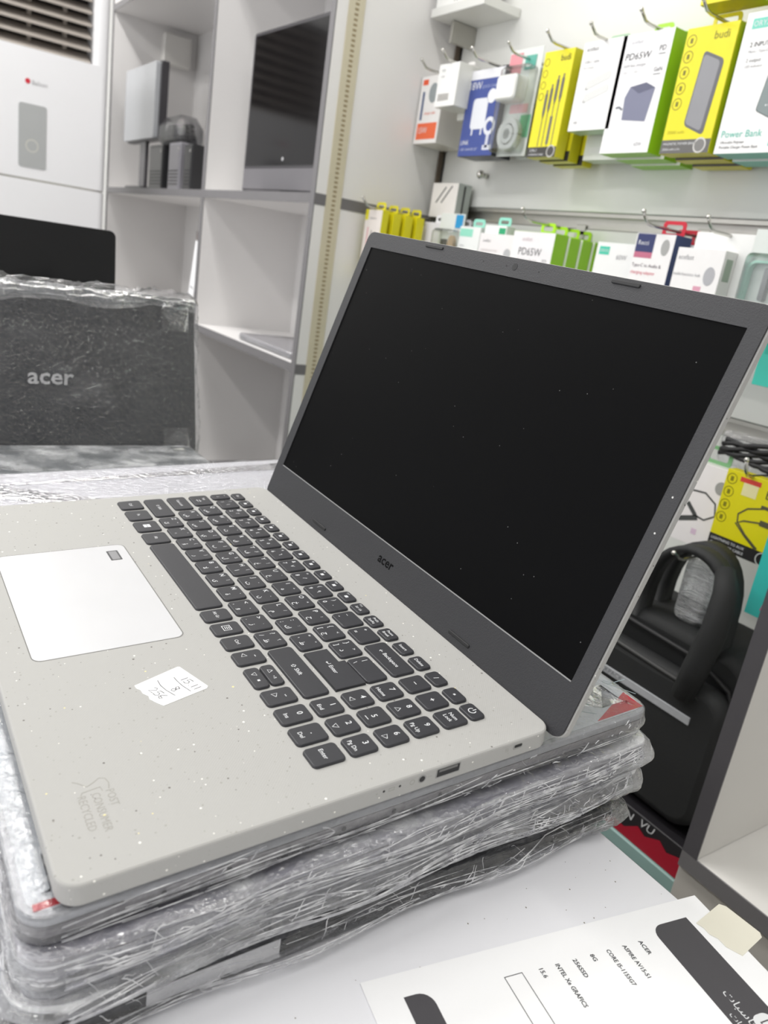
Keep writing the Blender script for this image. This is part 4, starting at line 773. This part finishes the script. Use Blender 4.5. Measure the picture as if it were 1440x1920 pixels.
for k in range(3): q = Pack('charger_box', ('second lime charger box in the lower row', 'third lime charger box in the lower row', 'last lime charger box nearest the wall')[k], 'box', -490+k*4, 809+k*25, 130, 100, 160, 24, (234, 236, 228), LIME, GR2); q.tab((176, 224, 40), 34, 18)
hook('chrome hook carrying the lime-tabbed boxes', -444, 307, 742, 15)
q = Pack('cable_box', 'white cable box with mint logo and grey plugs, second row', 'box', -312, 790, 150, 74, 136, 24, (240, 240, 238), (206, 220, 212), GR2); q.rect(6, 26, 118, 130, (72, 200, 170)); q.text('ORYX', 6, 8, 124, INK); q.text('60W', 10, 42, 116, GREYINK); q.rect(20, 28, 66, 88, (150, 150, 150), 'plug_picture'); q.rect(44, 52, 66, 88, (150, 150, 150), 'plug_picture')
q = Pack('adapter_box', 'white and navy audio adapter box with dark pink lettering', 'box', -232, 780, 146, 68, 156, 36, (243, 241, 240), (52, 68, 112), GR2); q.rect(2, 34, 130, 155, (48, 56, 104)); q.rect(2, 34, 122, 130, (196, 110, 136)); q.text('Recci', 9, 6, 143, INK); q.text('Type-C to Audio &', 6.6, 3, 112, (90, 70, 84)); q.text('charging adapter', 6.6, 3, 102, (214, 92, 110)); q.p(MB().disc(54, 138, 7, 0, 0.3, 16, 11), 'seal', (170, 170, 168)); q.rect(6, 20, 84, 90, (140, 138, 138)); q.p(MB().ribbon([(24, 46), (30, 60), (42, 64), (52, 56), (52, 40)], 4, 0, 0.3), 'cable_picture', (70, 70, 74)); q.tab((206, 34, 56), 40, 22)
for k in range(2): q = Pack('adapter_box', ('second navy adapter box with red tab', 'third navy adapter box with red tab')[k], 'box', -226+k*8, 817+k*28, 144, 68, 150, 26, (236, 236, 238), (52, 68, 112), GR2); q.tab((206, 34, 56), 44, 22)
hook('dark-tipped hook carrying the red-tabbed adapter boxes', -198, 311, 742, 15)
q = Pack('hub_box', 'white hub box with grey seal at the right of the second row', 'box', -148, 770, 186, 74, 100, 26, (243, 241, 240), (226, 226, 224), GR2); q.text('acefast', 9, 4, 88, (150, 150, 152)); q.text('multi-function hub', 5.8, 2, 66, GREYINK); q.p(MB().disc(58, 66, 8.5, 0, 0.3, 18, 12), 'seal', (178, 178, 182)); q.rect(38, 50, 42, 52, (220, 160, 180)); MB().box(74.1, 74.4, 6, 20, 62, 90).build('side_print', P2((150, 166, 150)), q.t); MB().box(4, 92, 26.6, 28, 0, 124, 0.3).build('backing_card', P2((240, 240, 238)), q.t)
hook('chrome hook in front of the white hub box', -92, 307, 740, 15)
t = blister('mint-framed blister pack with two grey plugs, far right of the second row', -48, 196, 772, [('mint_header', MB().box(34, 84, 86, 100, 0, 12), (60, 200, 164)), ('plug', MB().slab(30, 37, 34, 74, 3, [(0, 0), (0, 8)], 3), (140, 140, 142)), ('plug', MB().slab(56, 63, 30, 70, 3, [(0, 0), (0, 8)], 3), (150, 152, 120)), ('mint_frame', MB().ring(6, 82, 10, 82, 12, 9, 79, 13, 79, 10, 0, 10), (170, 220, 202))], 88, 98, 0, GR2)
hook('chrome hook above the mint-framed blister pack', -4, 307, 752, 15)
sd = thing('wall_peg', 'small round chrome peg on the display wall under the blue box', 'peg', (-722, 884, 392)); MB().tube([(0, -0.3, 6), (0, -12, 6)], 5).build('stem', STEEL, sd); MB().ball((0, -18, 6), 8).build('ball', STEEL, sd)
# third row at the right edge
GR3 = 'packages on the third hook row'
q = Pack('cable_box', 'teal box cut by the right edge of the photo, upper one', 'box', -1, 790, 128, 80, 74, 30, TEAL, (60, 180, 160), GR3); q.rect(6, 70, 40, 60, (40, 170, 150)); q.tab(TEAL)
hook('chrome hook carrying the upper teal box', 39, 210, 748, 20)
q = Pack('cable_box', 'yellow audio cable box with black base, third row', 'box', 32, 740, -78, 92, 103, 18, (222, 212, 18), (200, 190, 20), GR3); q.rect(0.4, 91.6, 0.4, 17, (40, 38, 38)); q.text('LIGHTNING TO AUX', 5, 4, 12, INK); q.text('CONNECTOR CABLE', 5, 4, 5.5, INK); q.text('budi', 15, 58, 86, BLKINK); q.rect(20, 48, 92, 98, (214, 70, 60)); q.rect(26, 46, 76, 92, (230, 222, 170), 'label_patch')
for k in range(4): q.p(MB().circle(9, 92-k*17, 6.5, 0.9, 0, 0.2, 18), 'icon_ring', (130, 124, 20)); q.p(MB().box(7, 11, 89-k*17, 95-k*17, 0, 0.2), 'icon', (130, 124, 20))
cp = MB(); cp.ribbon([(64, 70), (40, 62), (30, 52), (32, 42), (46, 30), (66, 18)], 2.0, 0, 0.3); cp.ribbon([(60, 50), (40, 46), (30, 40), (46, 28), (64, 17)], 2.0, 0, 0.3); cp.box(60, 74, 47, 54, 0, 0.4); cp.box(56, 70, 68, 72, 0, 0.4); q.p(cp, 'cable_picture', (86, 82, 60)); q.p(MB().circle(76, 8, 8, 1.4, 0, 0.3), 'badge', (200, 200, 196))
q = Pack('cable_box', 'white adapter cable box left of the yellow audio box', 'box', -58, 768, -98, 92, 114, 18, (238, 234, 234), (220, 216, 214), GR3); cp = MB(); cp.ribbon([(30, 74), (52, 76), (70, 66), (74, 50), (60, 40), (46, 42)], 2.4, 0, 0.3); cp.ribbon([(46, 42), (30, 56)], 6, 0, 0.3); cp.ribbon([(50, 40), (22, 30)], 7, 0, 0.3); q.p(cp, 'cable_picture', (74, 76, 76)); q.p(MB().disc(72, 88, 9, 0, 0.3), 'seal', (160, 160, 158)); q.rect(46, 54, 16, 24, (220, 196, 216)); q.tab((120, 170, 120), 40, 24)
ch = thing('cable_pack', 'black cables bundled on the hook above the yellow audio box', 'cable', (40, 790, 18), (0, 0, 0), GR3)
cbm = MB()
for k in range(9): cbm.tube([(-56+a*14+k*1.0, -4+5*math.sin(a*0.9+k), 14+k*2.6+5*math.sin(a*0.8+k*1.3)) for a in range(9)], 3.4, 6)
cbm.build('cable_coil', DARK, ch); MB().slab(-62, 66, 0, 46, 10, [(0, -2), (0, 2), (6, 10)], 4).front().map(lambda p: (p[0], p[1]+6, p[2])).build('clear_bag', FILM_THIN, ch)
hk = hook('thick chrome hook with ball tip beside the yellow audio box', 66, 24, 716, 22)
q = Pack('cable_box', 'teal and pink box at the right edge, in front of the bag', 'box', 127, 700, -126, 84, 102, 22, (62, 192, 184), (50, 176, 168), GR3); q.p(MB().circle(66, 22, 34, 3, 0, 0.2, 28), 'ring_print', (206, 96, 130)); q.p(MB().disc(66, 20, 27, 0, 0.3, 24), 'seal', (50, 54, 66)); q.p(MB().ribbon([(18, 10), (26, 50), (36, 98)], 1.2, 0, 0.2), 'line_print', (196, 110, 150)); q.text('A', 18, 56, 22, INK, lv=0.5); q.tab(TEAL)
hook('chrome hook carrying the teal and pink box', 169, -6, 672, 16)

# ------------------------------------------------------------------ bag
bg_ = thing('laptop_bag', 'black fabric laptop bag with grey reflective strip under the yellow audio box', 'bag', (64, 640, -388))
FAB = mat('black_nylon', (25, 26, 27), 0.75, bump=0.5, bscale=500, var=0.2); FAB2 = mat('black_nylon_panel', (31, 32, 33), 0.7, bump=0.5, bscale=500, var=0.2)
def soft(x0, x1, z0, z1, y0, y1, r): return MB().slab(x0, x1, z0, z1, r, [(9, -y1), (2.5, -y1+6), (0, -y1+16), (0, -y0-14), (3, -y0-5), (12, -y0)], 8, smooth=True).front()
soft(-190, 131, 0.5, 228, 0, 120, 44).build('bag_body', FAB, bg_)
soft(-184, 126, 4, 186, -26, 10, 34).build('front_pocket', FAB2, bg_)
MB().tube([(-150, -3, 206), (-60, -6, 212), (60, -6, 208), (108, -4, 190), (124, -2, 150)], 3.2, 6).build('zip_line', DARK, bg_)
MB().tube([(-160, -22, 182), (-40, -25, 184), (70, -25, 180), (108, -22, 162), (123, -16, 120)], 2.6, 6).build('piping', mat('piping_grey', (62, 62, 62), 0.6), bg_)
rs = MB().box(-160, 86, -27.6, -25.8, 137, 147, 0.4).build('reflective_strip', mat('reflective_grey', (176, 178, 182), 0.35, bscale=200, var=0.1), bg_)
MB().text('TRAVEL  BACKPACK', 9, -96, 142, 27.8, 'L').front().build('strip_lettering', mat('strip_dark', (110, 112, 116), 0.5), rs)
def strap(pts, wd, th, name):
    m = MB(); P = [Vector(p) for p in pts]; q = []
    for i, p in enumerate(P):
        t_ = (P[min(i+1, len(P)-1)]-P[max(i-1, 0)]).normalized(); n_ = Vector((t_.z, 0, -t_.x))
        q.append([p+Vector((0, -wd/2, 0))+n_*th/2, p+Vector((0, wd/2, 0))+n_*th/2, p+Vector((0, wd/2, 0))-n_*th/2, p+Vector((0, -wd/2, 0))-n_*th/2])
    vs = [v for g_ in q for v in g_]; fs = [(i*4+k, i*4+(k+1) % 4, (i+1)*4+(k+1) % 4, (i+1)*4+k) for i in range(len(q)-1) for k in range(4)]
    fs += [(0, 1, 2, 3), tuple((len(q)-1)*4+k for k in (3, 2, 1, 0))]
    return m.add(vs, fs, True).build(name, FAB2, bg_)
def arch(x0, x1, zb, zt, n=16): return [(x0+(x1-x0)*(0.5-0.5*math.cos(math.pi*i/n)), 0, zb+(zt-zb)*math.sin(math.pi*i/n)**0.6) for i in range(n+1)]
strap([(x, 12+0*z, z) for x, _, z in arch(-40, 76, 216, 326)], 26, 9, 'carry_handle'); strap([(x, 60, z) for x, _, z in arch(-46, 50, 216, 322)], 26, 9, 'carry_handle')
MB().tube([(56, 6, 318), (72, -8, 296), (80, -22, 256), (76, -30, 206), (70, -30, 168)], [11, 14, 15, 15, 13], 12).map(lambda p: (p[0], p[1], p[2])).build('handle_grip', FAB, bg_)
MB().slab(-10, 34, 224, 310, 14, [(6, 0), (0, 8), (0, 16), (6, 24)], 5, smooth=True).front().map(lambda p: (p[0], p[1]+50, p[2])).build('film_wad', FILM, bg_)
hook('chrome hook with white tip holding the black bag', 62, -80, 628, 10)

rb = thing('printed_box', 'black and red printed box lying under the black bag', 'box', (40, 604, -431.5))
MB().box(-180, 158, 0.5, 170, 0.3, 42, 1).build('carton', mat('box_black', (34, 32, 36), 0.45, bscale=60, var=0.08), rb)
m = MB(); m.prism([(40, 0.5), (158, 0.5), (158, 30), (136, 22), (124, 30), (104, 20), (92, 26), (74, 12), (58, 14)], 0, 0.3); m.front().build('red_print', mat('box_red', (176, 22, 48), 0.4), rb)
m = MB(); m.text('TN', 15, 60, 32, 0.3, 'L', 1.1, 0.2); m.text('VU', 15, 92, 34, 0.3, 'L', 1.1, 0.2); m.front().build('lettering', INK, rb)

# ------------------------------------------------------------------ spec sheet and tape on the counter
sp = thing('spec_sheet', 'white printed specification sheet with black header lying on the counter', 'paper', (406, 198, TOP), (0, 0, math.radians(-10)))
MB().box(0, 297, -200, 0, 0.25, 0.75).build('sheet', PAPER, sp)
HB = mat('header_black', (70, 68, 72), 0.5, bscale=20, var=0.06)
def cornered(x0, x1, y0, y1, r, low):
    P = [(x1, y0), (x1, y1)]+([(x0, y1)]+[(x0+r-r*math.cos(t*math.pi/12), y0+r-r*math.sin(t*math.pi/12)) for t in range(7)] if low else [(x0+r-r*math.sin(t*math.pi/12), y1-r+r*math.cos(t*math.pi/12)) for t in range(7)]+[(x0, y0)])
    return MB().prism(P, 0.76, 0.82)
hd = cornered(11, 297, -42, -17, 7, True).build('header_band', HB, sp); cornered(12, 297, -184, -171, 7, False).build('footer_band', HB, sp)
tx = MB()
for t_, y in (('ACER', -53.6), ('ASPIRE AV15-51', -63.8), ('CORE I5-1155G7', -74), ('8G', -84), ('256SSD', -94.4), ('INTEL Xe GRAFICS', -104.6), ('15.6', -114)): tx.text(t_, 3.3, 16.4, y, 0.84, 'L', 0.86 if len(t_) > 6 else 1.0, 0, 0.02)
tx.outline(15.6, 120, -134, -124, 0.35, 0.78, 0.84); tx.build('lettering', BLKINK, sp)
hx = MB(); hx.text('\ufe95\ufe8e\ufe92\ufeb3\ufe8e\ufea4\ufedf\ufe8d', 6.2, 52, -31.5, 0.84, 'L'); hx.text('\ufe95\ufe8e\ufea0\ufe98\ufee8\ufee3', 4.4, 62, -38.2, 0.84, 'L'); hx.slab(66, 77, -31, -20, 4, [(0, 0.8), (0, 0.85)], 5); hx.build('header_lettering', INK, hd)
MB().outline(69.5, 74, -28, -23, 0.6, 0.85, 0.9).build('header_logo', HB, hd)
tp_ = thing('tape_piece', 'cream piece of adhesive tape holding the top edge of the printed sheet', 'tape', (420, 181, TOP+0.9), (math.radians(-1.5), 0, math.radians(4)))
pts = [(-1, 0), (3, 0.8), (7, -0.2), (11, 1.4), (16, 0.3), (21, 2), (23.6, 3), (22.6, 25), (20.4, 27.4), (0.8, 27.6), (-2.2, 25.4)]
MB().prism(pts, 0, 0.25).build('tape', mat('cream_tape', (232, 228, 212), 0.45, bscale=60, var=0.02), tp_)

du = MB(); random.seed(5)
for k in range(46):
    x, y, r = random.uniform(345, 420), random.uniform(-40, 182), random.uniform(0.15, 0.45)
    du.prism([(x+r*random.uniform(0.6, 1.6)*math.cos(a*1.257), y+200+r*math.sin(a*1.257)) for a in range(5)], 900.02, 900.1)
du.build('dust_specks', mat('dust_brown', (130, 122, 112), 0.9), ct)['kind'] = 'stuff'
